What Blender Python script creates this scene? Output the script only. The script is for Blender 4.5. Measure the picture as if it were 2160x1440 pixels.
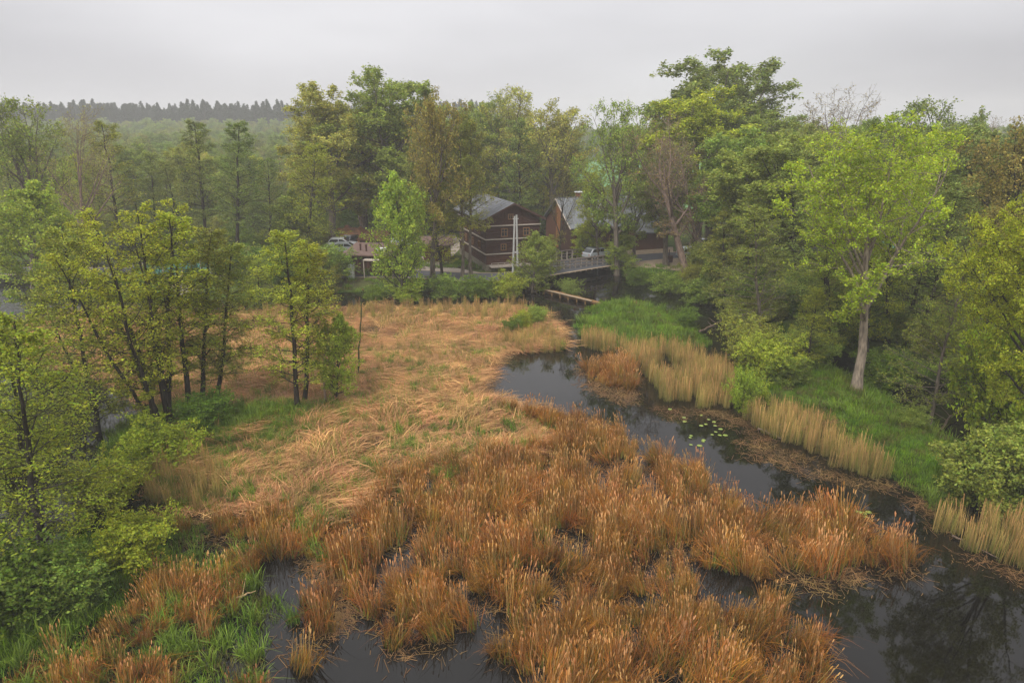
import bpy, math, random
import numpy as np
from mathutils import Vector, Matrix

R = math.radians
scene = bpy.context.scene
COL = scene.collection
for o in list(bpy.data.objects):
    bpy.data.objects.remove(o)

# ------------------------------------------------------------------ camera, sky, sun, exposure
CAM_H = 17.0
PITCH = R(17.35)
cam_d = bpy.data.cameras.new('camera')
cam_d.lens = 24.0
cam_d.sensor_width = 36.0
cam_d.clip_start = 0.1
cam_d.clip_end = 3000.0
cam = bpy.data.objects.new('camera', cam_d)
COL.objects.link(cam)
cam.location = (0, 0, CAM_H)
cam.rotation_euler = (R(90) - PITCH, 0, 0)
scene.camera = cam

SUN_EL, SUN_AZ = 52.0, -150.0      # azimuth measured from +Y towards +X
world = bpy.data.worlds.new('World')
scene.world = world
world.use_nodes = True
wn = world.node_tree
wn.nodes.clear()
w_out = wn.nodes.new('ShaderNodeOutputWorld')
w_bg = wn.nodes.new('ShaderNodeBackground')
w_bg.inputs['Strength'].default_value = 0.063
w_sky = wn.nodes.new('ShaderNodeTexSky')
w_sky.sky_type = 'NISHITA'
w_sky.sun_disc = False
w_sky.sun_elevation = R(SUN_EL)
w_sky.sun_rotation = R(SUN_AZ)
w_sky.air_density = 1.0
w_sky.dust_density = 4.0
w_tc = wn.nodes.new('ShaderNodeTexCoord')
w_map = wn.nodes.new('ShaderNodeMapping')
w_map.inputs['Scale'].default_value = (1.0, 1.0, 3.4)
w_map.inputs['Location'].default_value = (3.1, 0.6, 0.2)
w_no = wn.nodes.new('ShaderNodeTexNoise')
w_no.inputs['Scale'].default_value = 1.25
w_no.inputs['Detail'].default_value = 5.0
w_no.inputs['Roughness'].default_value = 0.45
w_ramp = wn.nodes.new('ShaderNodeValToRGB')
w_ramp.color_ramp.elements[0].position = 0.30
w_ramp.color_ramp.elements[0].color = (4.3, 4.25, 4.5, 1)
w_ramp.color_ramp.elements[1].position = 0.66
w_ramp.color_ramp.elements[1].color = (6.8, 6.75, 7.0, 1)
w_mix = wn.nodes.new('ShaderNodeMixRGB')
w_mix.inputs['Fac'].default_value = 0.90       # closed cloud deck over the clear sky
w_hs = wn.nodes.new('ShaderNodeHueSaturation')
w_hs.inputs['Saturation'].default_value = 0.3
L = wn.links.new
L(w_tc.outputs['Generated'], w_map.inputs['Vector'])
L(w_map.outputs['Vector'], w_no.inputs['Vector'])
L(w_no.outputs['Fac'], w_ramp.inputs['Fac'])
L(w_sky.outputs['Color'], w_hs.inputs['Color'])
L(w_hs.outputs['Color'], w_mix.inputs['Color1'])
w_sep = wn.nodes.new('ShaderNodeSeparateXYZ')        # an overcast sky is brighter overhead than at the horizon
w_el = wn.nodes.new('ShaderNodeMapRange')
w_el.inputs[1].default_value = 0.12
w_el.inputs[2].default_value = 1.0
w_el.inputs[3].default_value = 1.0
w_el.inputs[4].default_value = 2.1
w_mul = wn.nodes.new('ShaderNodeVectorMath')
w_mul.operation = 'SCALE'
L(w_tc.outputs['Generated'], w_sep.inputs[0])
L(w_sep.outputs[2], w_el.inputs[0])
L(w_ramp.outputs['Color'], w_mul.inputs[0])
L(w_el.outputs[0], w_mul.inputs['Scale'])
L(w_mul.outputs[0], w_mix.inputs['Color2'])
L(w_mix.outputs['Color'], w_bg.inputs['Color'])
L(w_bg.outputs['Background'], w_out.inputs['Surface'])

sun_d = bpy.data.lights.new('sun', 'SUN')
sun_d.energy = 1.5
sun_d.angle = R(25)
sun_d.color = (1.0, 0.955, 0.88)
sun = bpy.data.objects.new('sun', sun_d)
COL.objects.link(sun)
_sd = Vector((math.cos(R(SUN_EL)) * math.sin(R(SUN_AZ)), math.cos(R(SUN_EL)) * math.cos(R(SUN_AZ)), math.sin(R(SUN_EL))))
sun.rotation_euler = _sd.to_track_quat('Z', 'Y').to_euler()

scene.view_settings.view_transform = 'Standard'
scene.view_settings.look = 'None'
scene.view_settings.gamma = 1.0
scene.view_settings.use_curve_mapping = False
scene.view_settings.exposure = 1.05
scene.render.engine = 'CYCLES'
cy = scene.cycles
cy.max_bounces = 6
cy.diffuse_bounces = 3
cy.glossy_bounces = 3
cy.transmission_bounces = 3
cy.transparent_max_bounces = 4
cy.volume_bounces = 2
cy.use_denoising = True
cy.caustics_reflective = False
cy.caustics_refractive = False
HAZE_DENSITY = 0.00075

# ------------------------------------------------------------------ helpers
CP, SP = math.cos(PITCH), math.sin(PITCH)


def P(px, py, z=0.0):
    """the point at height z that stands at this place of the photograph"""
    u, v = (px - 1080) / 1440.0, (720 - py) / 1440.0
    dz = -SP + v * CP
    t = (z - CAM_H) / dz
    return (u * t, (CP + v * SP) * t)


def ray_at_y(px, py, Y):
    u, v = (px - 1080) / 1440.0, (720 - py) / 1440.0
    t = Y / (CP + v * SP)
    return (u * t, CAM_H + (-SP + v * CP) * t)


def tag(o, label=None, cat=None, group=None, kind=None):
    if label: o['label'] = label
    if cat: o['category'] = cat
    if group: o['group'] = group
    if kind: o['kind'] = kind
    return o


def link(o, parent=None):
    COL.objects.link(o)
    if parent is not None:
        o.parent = parent
    return o


def empty(name, loc, rz=0.0):
    o = bpy.data.objects.new(name, None)
    o.empty_display_size = 0.3
    o.location = loc
    o.rotation_euler = (0, 0, rz)
    COL.objects.link(o)
    return o


def np_mesh(name, V, F4=None, F3=None, mat=None, col=None, smooth=False, fmat=None):
    me = bpy.data.meshes.new(name)
    V = np.asarray(V, np.float32).reshape(-1, 3)
    me.vertices.add(len(V))
    me.vertices.foreach_set('co', V.ravel())
    parts, tot = [], []
    if F4 is not None and len(F4):
        F4 = np.asarray(F4, np.int32).reshape(-1, 4)
        parts.append(F4.ravel()); tot.append(np.full(len(F4), 4, np.int32))
    if F3 is not None and len(F3):
        F3 = np.asarray(F3, np.int32).reshape(-1, 3)
        parts.append(F3.ravel()); tot.append(np.full(len(F3), 3, np.int32))
    li = np.concatenate(parts); lt = np.concatenate(tot)
    ls = np.concatenate([[0], np.cumsum(lt)[:-1]]).astype(np.int32)
    me.loops.add(len(li))
    me.loops.foreach_set('vertex_index', li)
    me.polygons.add(len(lt))
    me.polygons.foreach_set('loop_start', ls)
    me.polygons.foreach_set('loop_total', lt)
    if smooth:
        me.polygons.foreach_set('use_smooth', np.ones(len(lt), bool))
    if fmat is not None:
        me.polygons.foreach_set('material_index', np.asarray(fmat, np.int32))
    me.update(calc_edges=True)
    if col is not None:
        a = me.color_attributes.new('col', 'FLOAT_COLOR', 'POINT')
        c = np.ones((len(V), 4), np.float32); c[:, :3] = col
        a.data.foreach_set('color', c.ravel())
    if mat is not None:
        for m in (mat if isinstance(mat, (list, tuple)) else [mat]):
            me.materials.append(m)
    return me


class MB:
    """collects shapes into one mesh"""
    def __init__(s): s.V = []; s.F = []

    def add(s, vs, fs):
        n = len(s.V); s.V += [tuple(v) for v in vs]; s.F += [[i + n for i in f] for f in fs]; return s

    def box(s, x0, y0, z0, x1, y1, z1, M=None):
        vs = [(x0, y0, z0), (x1, y0, z0), (x1, y1, z0), (x0, y1, z0), (x0, y0, z1), (x1, y0, z1), (x1, y1, z1), (x0, y1, z1)]
        if M is not None: vs = [M @ Vector(v) for v in vs]
        return s.add(vs, [(0, 3, 2, 1), (4, 5, 6, 7), (0, 1, 5, 4), (1, 2, 6, 5), (2, 3, 7, 6), (3, 0, 4, 7)])

    def beam(s, a, b, w, h=None, up=(0, 0, 1)):
        a, b = Vector(a), Vector(b); h = h or w
        d = (b - a).normalized(); upv = Vector(up)
        if abs(d.dot(upv)) > .98: upv = Vector((1, 0, 0))
        r = d.cross(upv).normalized() * w / 2; u = r.cross(d).normalized() * h / 2
        vs = [a - r - u, a + r - u, a + r + u, a - r + u, b - r - u, b + r - u, b + r + u, b - r + u]
        return s.add(vs, [(0, 3, 2, 1), (4, 5, 6, 7), (0, 1, 5, 4), (1, 2, 6, 5), (2, 3, 7, 6), (3, 0, 4, 7)])

    def cyl(s, a, b, r0, r1=None, n=10):
        a, b = Vector(a), Vector(b); r1 = r0 if r1 is None else r1
        d = (b - a).normalized(); ref = Vector((0, 0, 1)) if abs(d.z) < .9 else Vector((1, 0, 0))
        u = d.cross(ref).normalized(); v = d.cross(u)
        vs = []
        for c, r in ((a, r0), (b, r1)):
            for i in range(n):
                t = 2 * math.pi * i / n
                vs.append(c + u * (r * math.cos(t)) + v * (r * math.sin(t)))
        fs = [(i, (i + 1) % n, n + (i + 1) % n, n + i) for i in range(n)]
        fs += [tuple(range(n))[::-1], tuple(range(n, 2 * n))]
        return s.add(vs, fs)

    def prism(s, poly, y0, y1):
        """poly in x,z extruded along y"""
        n = len(poly)
        vs = [(x, y0, z) for x, z in poly] + [(x, y1, z) for x, z in poly]
        fs = [(i, (i + 1) % n, n + (i + 1) % n, n + i) for i in range(n)] + [tuple(range(n))[::-1], tuple(range(n, 2 * n))]
        return s.add(vs, fs)

    def mesh(s, name, mat):
        me = bpy.data.meshes.new(name)
        me.from_pydata(s.V, [], s.F); me.update()
        me.materials.append(mat)
        return me

    def build(s, name, mat, parent=None, bevel=0.0):
        o = bpy.data.objects.new(name, s.mesh(name, mat))
        if bevel:
            b = o.modifiers.new('bevel', 'BEVEL'); b.width = bevel; b.segments = 2; b.limit_method = 'ANGLE'
        return link(o, parent)


# ------------------------------------------------------------------ materials
def new_mat(name):
    m = bpy.data.materials.new(name); m.use_nodes = True
    nt = m.node_tree; b = nt.nodes['Principled BSDF']
    return m, nt, b


def mat_plain(name, c, rough=0.7, var=0.25, scale=3.0, stretch=(1, 1, 1), bump=0.0, metallic=0.0, c2=None, spec=0.3):
    m, nt, b = new_mat(name)
    tc = nt.nodes.new('ShaderNodeTexCoord'); mp = nt.nodes.new('ShaderNodeMapping')
    mp.inputs['Scale'].default_value = stretch
    no = nt.nodes.new('ShaderNodeTexNoise'); no.inputs['Scale'].default_value = scale; no.inputs['Detail'].default_value = 6
    no.inputs['Roughness'].default_value = 0.65
    rp = nt.nodes.new('ShaderNodeValToRGB')
    rp.color_ramp.elements[0].position = 0.3; rp.color_ramp.elements[1].position = 0.72
    d = c2 or tuple(x * (1 - var) for x in c); l = tuple(min(1, x * (1 + var)) for x in c)
    rp.color_ramp.elements[0].color = (*d, 1); rp.color_ramp.elements[1].color = (*l, 1)
    nt.links.new(tc.outputs['Object'], mp.inputs['Vector']); nt.links.new(mp.outputs['Vector'], no.inputs['Vector'])
    nt.links.new(no.outputs['Fac'], rp.inputs['Fac']); nt.links.new(rp.outputs['Color'], b.inputs['Base Color'])
    b.inputs['Roughness'].default_value = rough; b.inputs['Metallic'].default_value = metallic
    b.inputs['Specular IOR Level'].default_value = spec
    if bump:
        bp = nt.nodes.new('ShaderNodeBump'); bp.inputs['Strength'].default_value = bump; bp.inputs['Distance'].default_value = 0.05
        nt.links.new(no.outputs['Fac'], bp.inputs['Height']); nt.links.new(bp.outputs['Normal'], b.inputs['Normal'])
    return m


def mat_leaf(name, transl=0.35, big=0.25, gain=1.0, use_obj=True, rough=0.55):
    """leaf colour = the leaf's own tint times the tree's tint, with soft patches through the wood"""
    m = bpy.data.materials.new(name); m.use_nodes = True
    nt = m.node_tree; nt.nodes.clear()
    out = nt.nodes.new('ShaderNodeOutputMaterial')
    at = nt.nodes.new('ShaderNodeAttribute'); at.attribute_name = 'col'
    oi = nt.nodes.new('ShaderNodeObjectInfo')
    mul = nt.nodes.new('ShaderNodeMixRGB'); mul.blend_type = 'MULTIPLY'; mul.inputs[0].default_value = 1.0
    nt.links.new(at.outputs['Color'], mul.inputs[1])
    if use_obj: nt.links.new(oi.outputs['Color'], mul.inputs[2])
    else: mul.inputs[2].default_value = (1, 1, 1, 1)
    geo = nt.nodes.new('ShaderNodeNewGeometry')
    no = nt.nodes.new('ShaderNodeTexNoise'); no.inputs['Scale'].default_value = 0.45; no.inputs['Detail'].default_value = 3
    nt.links.new(geo.outputs['Position'], no.inputs['Vector'])
    hs = nt.nodes.new('ShaderNodeHueSaturation')
    mr = nt.nodes.new('ShaderNodeMapRange'); mr.inputs[1].default_value = 0.3; mr.inputs[2].default_value = 0.7
    mr.inputs[3].default_value = gain * (1 - big); mr.inputs[4].default_value = gain * (1 + big)
    nt.links.new(no.outputs['Fac'], mr.inputs[0]); nt.links.new(mr.outputs[0], hs.inputs['Value'])
    mr2 = nt.nodes.new('ShaderNodeMapRange'); mr2.inputs[3].default_value = 0.485; mr2.inputs[4].default_value = 0.515
    nt.links.new(oi.outputs['Random'], mr2.inputs[0]); nt.links.new(mr2.outputs[0], hs.inputs['Hue'])
    nt.links.new(mul.outputs[0], hs.inputs['Color'])
    d = nt.nodes.new('ShaderNodeBsdfPrincipled'); d.inputs['Roughness'].default_value = rough
    d.inputs['Specular IOR Level'].default_value = 0.25
    nt.links.new(hs.outputs[0], d.inputs['Base Color'])
    if transl > 0:
        t = nt.nodes.new('ShaderNodeBsdfTranslucent'); mx = nt.nodes.new('ShaderNodeMixShader'); mx.inputs[0].default_value = transl
        nt.links.new(hs.outputs[0], t.inputs['Color'])
        nt.links.new(d.outputs[0], mx.inputs[1]); nt.links.new(t.outputs[0], mx.inputs[2]); nt.links.new(mx.outputs[0], out.inputs[0])
    else:
        nt.links.new(d.outputs[0], out.inputs[0])
    return m


def mat_bark(name):
    m, nt, b = new_mat(name)
    oi = nt.nodes.new('ShaderNodeObjectInfo'); tc = nt.nodes.new('ShaderNodeTexCoord')
    mp = nt.nodes.new('ShaderNodeMapping'); mp.inputs['Scale'].default_value = (6, 6, 1.2)
    no = nt.nodes.new('ShaderNodeTexNoise'); no.inputs['Scale'].default_value = 1.5; no.inputs['Detail'].default_value = 6
    rp = nt.nodes.new('ShaderNodeValToRGB'); rp.color_ramp.elements[0].position = .3; rp.color_ramp.elements[1].position = .7
    rp.color_ramp.elements[0].color = (.45, .45, .45, 1); rp.color_ramp.elements[1].color = (1.5, 1.5, 1.4, 1)
    mu = nt.nodes.new('ShaderNodeMixRGB'); mu.blend_type = 'MULTIPLY'; mu.inputs[0].default_value = 1
    nt.links.new(tc.outputs['Object'], mp.inputs[0]); nt.links.new(mp.outputs[0], no.inputs['Vector'])
    nt.links.new(no.outputs['Fac'], rp.inputs[0]); nt.links.new(rp.outputs[0], mu.inputs[1]); nt.links.new(oi.outputs['Color'], mu.inputs[2])
    nt.links.new(mu.outputs[0], b.inputs['Base Color']); b.inputs['Roughness'].default_value = .85
    b.inputs['Specular IOR Level'].default_value = .15
    bp = nt.nodes.new('ShaderNodeBump'); bp.inputs['Strength'].default_value = .6; bp.inputs['Distance'].default_value = .04
    nt.links.new(no.outputs['Fac'], bp.inputs['Height']); nt.links.new(bp.outputs[0], b.inputs['Normal'])
    return m


M_LEAF = mat_leaf('leaf', transl=.42, gain=1.15)
M_BARK = mat_bark('bark')
M_REED = mat_leaf('dry_reed', transl=0.18, big=0.28, use_obj=False, rough=0.6)
M_GRASS = mat_leaf('green_grass', transl=0.3, big=0.30, use_obj=False, rough=0.5)
M_DARKWOOD = mat_plain('dark_brown_timber', (.060, .026, .018), .75, .4, 4, (1, 1, 8), .3)
M_RAIL = mat_plain('weathered_grey_rail', (.17, .14, .12), .8, .3, 5, (1, 1, 4), .2)
M_REDWOOD = mat_plain('reddish_timber', (.10, .040, .022), .7, .35, 4, (1, 8, 8), .3)
M_ORANGEWOOD = mat_plain('fresh_orange_boards', (.26, .11, .04), .7, .3, 5, (8, 8, 1), .2)
M_PALEWOOD = mat_plain('weathered_pale_board', (.42, .36, .30), .75, .25, 5, (1, 1, 4), .2)
M_ROOF = mat_plain('grey_roofing_felt', (.13, .135, .145), .8, .22, 1.3, (1, 1, 1), .15)
M_ROOF2 = mat_plain('grey_roof_sheet', (.15, .16, .17), .65, .2, 1.0, (1, 1, 1), .15)
M_BROWNFELT = mat_plain('brown_roofing_felt', (.14, .09, .075), .8, .25, 2.0, (1, 1, 1), .15)
M_CONCRETE = mat_plain('grey_concrete', (.36, .36, .35), .8, .18, 5, (1, 1, .4), .2)
M_WHITE = mat_plain('white_paint', (.75, .76, .77), .4, .05, 3)
M_GLASS = mat_plain('dark_window_glass', (.03, .035, .04), .08, .2, 2, spec=.6)
M_FRAME = mat_plain('brown_window_frame', (.20, .10, .045), .6, .2, 6)
M_STONE = mat_plain('field_stone', (.20, .18, .13), .85, .45, 3.5, (1, 1, 1), .6)
M_ASPHALT = mat_plain('asphalt', (.075, .077, .085), .8, .2, 1.6, (1, 1, 1), .1, c2=(.055, .056, .062))
M_GRAVEL = mat_plain('pale_gravel', (.33, .28, .23), .9, .22, 2.5, (1, 1, 1), .2)
M_SAND = mat_plain('sandy_edge', (.33, .25, .17), .9, .25, 2.5)
M_RUSTLOG = mat_plain('mossy_rust_log', (.20, .095, .035), .85, .5, 2.5, (1, 3, 3), .5, c2=(.05, .055, .02))
M_BRICK = mat_plain('red_brick', (.28, .11, .07), .8, .25, 6)
M_TYRE = mat_plain('black_rubber', (.02, .02, .02), .8, .2, 6)
M_METAL = mat_plain('galvanised_steel', (.45, .46, .47), .45, .15, 4, metallic=.6)
M_NET = mat_plain('turquoise_net', (.09, .24, .19), .8, .35, 1.5)
M_SOIL = mat_plain('rusty_soil', (.26, .11, .04), .95, .4, 1.4, (1, 1, 1), .6, c2=(.09, .06, .04))
M_LILY = mat_plain('lily_leaf', (.22, .30, .06), .35, .3, 3, c2=(.16, .19, .04))

# ground: colour of each place comes from an attribute, broken up by noise
M_GROUND, nt, b = new_mat('ground_soil')
at = nt.nodes.new('ShaderNodeAttribute'); at.attribute_name = 'col'
geo = nt.nodes.new('ShaderNodeNewGeometry')
n1 = nt.nodes.new('ShaderNodeTexNoise'); n1.inputs['Scale'].default_value = 1.7; n1.inputs['Detail'].default_value = 8; n1.inputs['Roughness'].default_value = .7
rp = nt.nodes.new('ShaderNodeValToRGB'); rp.color_ramp.elements[0].position = .32; rp.color_ramp.elements[1].position = .7
rp.color_ramp.elements[0].color = (.5, .47, .42, 1); rp.color_ramp.elements[1].color = (1.4, 1.4, 1.4, 1)
mu = nt.nodes.new('ShaderNodeMixRGB'); mu.blend_type = 'MULTIPLY'; mu.inputs[0].default_value = 1
nt.links.new(geo.outputs['Position'], n1.inputs['Vector']); nt.links.new(n1.outputs['Fac'], rp.inputs[0])
nt.links.new(at.outputs['Color'], mu.inputs[1]); nt.links.new(rp.outputs[0], mu.inputs[2])
nt.links.new(mu.outputs[0], b.inputs['Base Color']); b.inputs['Roughness'].default_value = .95; b.inputs['Specular IOR Level'].default_value = .1
bp = nt.nodes.new('ShaderNodeBump'); bp.inputs['Strength'].default_value = .8; bp.inputs['Distance'].default_value = .15
nt.links.new(n1.outputs['Fac'], bp.inputs['Height']); nt.links.new(bp.outputs[0], b.inputs['Normal'])

# water: dark peaty surface with faint ripples
M_WATER, nt, b = new_mat('peaty_water')
b.inputs['Base Color'].default_value = (.006, .0055, .004, 1)
b.inputs['Roughness'].default_value = .03; b.inputs['IOR'].default_value = 1.38
b.inputs['Specular IOR Level'].default_value = .5
geo = nt.nodes.new('ShaderNodeNewGeometry')
mp = nt.nodes.new('ShaderNodeMapping'); mp.inputs['Scale'].default_value = (1, .6, 1)
n1 = nt.nodes.new('ShaderNodeTexNoise'); n1.inputs['Scale'].default_value = 2.2; n1.inputs['Detail'].default_value = 3
sx = nt.nodes.new('ShaderNodeSeparateXYZ')
# the right-hand river arm runs fast: more ripple where x > 12 and 40 < y
m1 = nt.nodes.new('ShaderNodeMapRange'); m1.inputs[1].default_value = 15; m1.inputs[2].default_value = 19; m1.inputs[3].default_value = 0; m1.inputs[4].default_value = 1
m2 = nt.nodes.new('ShaderNodeMapRange'); m2.inputs[1].default_value = 36; m2.inputs[2].default_value = 42; m2.inputs[3].default_value = 0; m2.inputs[4].default_value = 1
mm = nt.nodes.new('ShaderNodeMath'); mm.operation = 'MULTIPLY'; ma = nt.nodes.new('ShaderNodeMath'); ma.operation = 'MULTIPLY_ADD'; ma.inputs[1].default_value = .8; ma.inputs[2].default_value = .012
m3 = nt.nodes.new('ShaderNodeMapRange'); m3.inputs[1].default_value = -19; m3.inputs[2].default_value = -23; m4 = nt.nodes.new('ShaderNodeMapRange'); m4.inputs[1].default_value = 54; m4.inputs[2].default_value = 60
mb = nt.nodes.new('ShaderNodeMath'); mb.operation = 'MULTIPLY'; mx_ = nt.nodes.new('ShaderNodeMath'); mx_.operation = 'MAXIMUM'
bp = nt.nodes.new('ShaderNodeBump'); bp.inputs['Distance'].default_value = .1
nt.links.new(geo.outputs['Position'], mp.inputs[0]); nt.links.new(mp.outputs[0], n1.inputs['Vector'])
nt.links.new(geo.outputs['Position'], sx.inputs[0]); nt.links.new(sx.outputs[0], m1.inputs[0]); nt.links.new(sx.outputs[1], m2.inputs[0])
nt.links.new(m1.outputs[0], mm.inputs[0]); nt.links.new(m2.outputs[0], mm.inputs[1]); nt.links.new(sx.outputs[0], m3.inputs[0]); nt.links.new(sx.outputs[1], m4.inputs[0]); nt.links.new(m3.outputs[0], mb.inputs[0]); nt.links.new(m4.outputs[0], mb.inputs[1])
nt.links.new(mm.outputs[0], mx_.inputs[0]); nt.links.new(mb.outputs[0], mx_.inputs[1]); nt.links.new(mx_.outputs[0], ma.inputs[0])
nt.links.new(ma.outputs[0], bp.inputs['Strength']); nt.links.new(n1.outputs['Fac'], bp.inputs['Height']); nt.links.new(bp.outputs[0], b.inputs['Normal'])

# ------------------------------------------------------------------ plan of the place (outlines on the ground, in metres)
def pxpoly(pts, z=0.0):
    return np.array([P(x, y, z) for x, y in pts])


def inside(poly, X, Y):
    r = np.zeros(X.shape, bool)
    n = len(poly)
    for i in range(n):
        x0, y0 = poly[i]; x1, y1 = poly[(i + 1) % n]
        c = (y0 > Y) != (y1 > Y)
        with np.errstate(divide='ignore', invalid='ignore'):
            xi = (x1 - x0) * (Y - y0) / (y1 - y0 if y1 != y0 else 1e-9) + x0
        r ^= c & (X < xi)
    return r


def sdist(poly, X, Y):
    """positive inside"""
    d = np.full(X.shape, 1e9)
    n = len(poly)
    for i in range(n):
        x0, y0 = poly[i]; x1, y1 = poly[(i + 1) % n]
        ex, ey = x1 - x0, y1 - y0
        t = np.clip(((X - x0) * ex + (Y - y0) * ey) / max(ex * ex + ey * ey, 1e-9), 0, 1)
        d = np.minimum(d, np.hypot(X - x0 - t * ex, Y - y0 - t * ey))
    return np.where(inside(poly, X, Y), d, -d)


_rs = np.random.RandomState(5)
_NG = _rs.rand(6, 64, 64)


def vnoise(X, Y, s, k=0):
    """smooth value noise, feature size s metres"""
    x = np.asarray(X) / s + 100.3 + 17 * k; y = np.asarray(Y) / s + 100.7
    xi, yi = np.floor(x).astype(int), np.floor(y).astype(int); fx, fy = x - xi, y - yi
    fx = fx * fx * (3 - 2 * fx); fy = fy * fy * (3 - 2 * fy)
    g = _NG[k % 6]
    a = g[xi % 64, yi % 64]; b_ = g[(xi + 1) % 64, yi % 64]; c = g[xi % 64, (yi + 1) % 64]; d = g[(xi + 1) % 64, (yi + 1) % 64]
    return (a * (1 - fx) + b_ * fx) * (1 - fy) + (c * (1 - fx) + d * fx) * fy


LAND_W = np.vstack([[(-900, 76)], pxpoly([(-200, 640), (420, 636), (560, 630), (720, 618), (900, 616), (1100, 612), (1168, 590)]), [(5.2, 84), (4, 110), (0, 127), (-900, 127)]])
LAND_E = np.vstack([pxpoly([(1285, 574), (1340, 590), (1400, 605), (1480, 626), (1560, 664), (1650, 700), (1780, 745), (1950, 800), (2060, 845), (2500, 960)]),
                    [(900, 60), (900, 1200), (-900, 1200), (-900, 126.9), (1, 126.9), (6, 112), (11, 87)]])
ISLAND = pxpoly([(1218, 690), (1238, 652), (1290, 636), (1350, 634), (1410, 656), (1485, 705), (1495, 728), (1440, 738), (1310, 735), (1235, 715)])
PENIN = pxpoly([(1550, 800), (1580, 735), (1640, 728), (1740, 775), (1830, 815), (1930, 880), (2000, 925), (2120, 985), (2600, 1100), (2600, 1300), (2160, 1105), (2060, 1060), (1970, 1075), (1890, 1010), (1800, 940), (1720, 870), (1640, 850), (1570, 850)])
NWBANK = pxpoly([(-700, 1120), (0, 1190), (190, 1130), (330, 1140), (325, 1200), (250, 1290), (130, 1380), (0, 1430), (-700, 1500)])
LISLE = pxpoly([(180, 1000), (240, 905), (330, 850), (470, 850), (700, 850), (640, 900), (420, 960), (330, 1000), (290, 960), (240, 1030)])
MARSH = pxpoly([(-100, 700), (200, 660), (480, 664), (720, 655), (900, 651), (1080, 646), (1110, 654), (1170, 668), (1168, 705), (1200, 740), (1120, 742), (1060, 740),
                (1030, 770), (1000, 830), (1090, 860), (1180, 885), (1190, 905), (1150, 965), (1050, 985), (900, 1000), (820, 1015), (780, 1070), (700, 1100), (560, 1080), (440, 1085), (320, 1060),
                (310, 1000), (380, 950), (330, 860), (200, 800), (60, 760)])
CATTAIL = pxpoly([(1000, 858), (1180, 880), (1330, 922), (1400, 970), (1480, 1004), (1560, 1070), (1640, 1125), (1665, 1085), (1720, 1080), (1800, 1108), (1930, 1172), (1920, 1212),
                  (1830, 1190), (1750, 1218), (1650, 1200), (1560, 1215), (1480, 1195), (1440, 1200), (1480, 1225), (1490, 1260), (1590, 1285), (1620, 1255), (1700, 1310), (1745, 1390),
                  (1720, 1480), (1130, 1560), (1120, 1440), (1080, 1410), (1040, 1400), (1035, 1320), (1010, 1290), (985, 1330), (930, 1345), (890, 1370), (835, 1385), (815, 1330), (760, 1300),
                  (735, 1290), (735, 1240), (690, 1205), (700, 1150), (770, 1100), (815, 1015), (900, 985), (1050, 970), (1150, 945), (1180, 915), (1100, 880)])
CATTAIL_W = pxpoly([(330, 1110), (440, 1090), (560, 1085), (690, 1100), (740, 1130), (680, 1190), (600, 1180), (530, 1175), (540, 1230), (630, 1265), (628, 1325), (560, 1350), (545, 1500),
                    (60, 1600), (-200, 1500), (60, 1420), (260, 1290), (330, 1200)])
ISLETS = [pxpoly([(1235, 775), (1290, 758), (1335, 768), (1340, 822), (1280, 815), (1240, 800)]), pxpoly([(645, 1260), (690, 1240), (700, 1350), (660, 1365)]),
          pxpoly([(625, 1385), (660, 1370), (665, 1415), (635, 1425)]), pxpoly([(1560, 1195), (1630, 1190), (1630, 1225), (1570, 1225)]), pxpoly([(1285, 930), (1330, 905), (1340, 935)])]
REEDS = [pxpoly([(1235, 712), (1310, 728), (1420, 738), (1530, 775), (1556, 820), (1560, 858), (1490, 862), (1400, 845), (1345, 770), (1300, 745), (1230, 735)]),
         pxpoly([(1565, 880), (1640, 872), (1710, 888), (1790, 948), (1880, 1005), (1850, 1012), (1760, 985), (1690, 955), (1600, 905)]),
         pxpoly([(1965, 1110), (2060, 1095), (2180, 1130), (2400, 1180), (2400, 1330), (2160, 1200), (2050, 1165), (1985, 1125)])]
SPIT = pxpoly([(1050, 712), (1165, 706), (1200, 742), (1120, 746), (1075, 735)])
POND = [pxpoly([(170, 575), (230, 530), (330, 505), (450, 505), (480, 545), (330, 556), (260, 590)]), pxpoly([(520, 520), (560, 505), (640, 507), (650, 535), (560, 548)]),
        pxpoly([(-700, 560), (100, 548), (150, 580), (130, 625), (-700, 690)]), pxpoly([(1770, 590), (1860, 535), (1960, 520), (2100, 530), (2400, 560), (2400, 625), (2000, 590), (1860, 600)]),
        pxpoly([(1920, 482), (2010, 476), (2100, 488), (2100, 506), (1950, 500)])]


def land_sd(X, Y):
    d = sdist(LAND_W, X, Y)
    for p in (LAND_E, ISLAND, PENIN, NWBANK, LISLE):
        d = np.maximum(d, sdist(p, X, Y))
    for p in POND:
        d = np.minimum(d, -sdist(p, X, Y))
    return d


def sstep(x):
    x = np.clip(x, 0, 1); return x * x * (3 - 2 * x)


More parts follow.
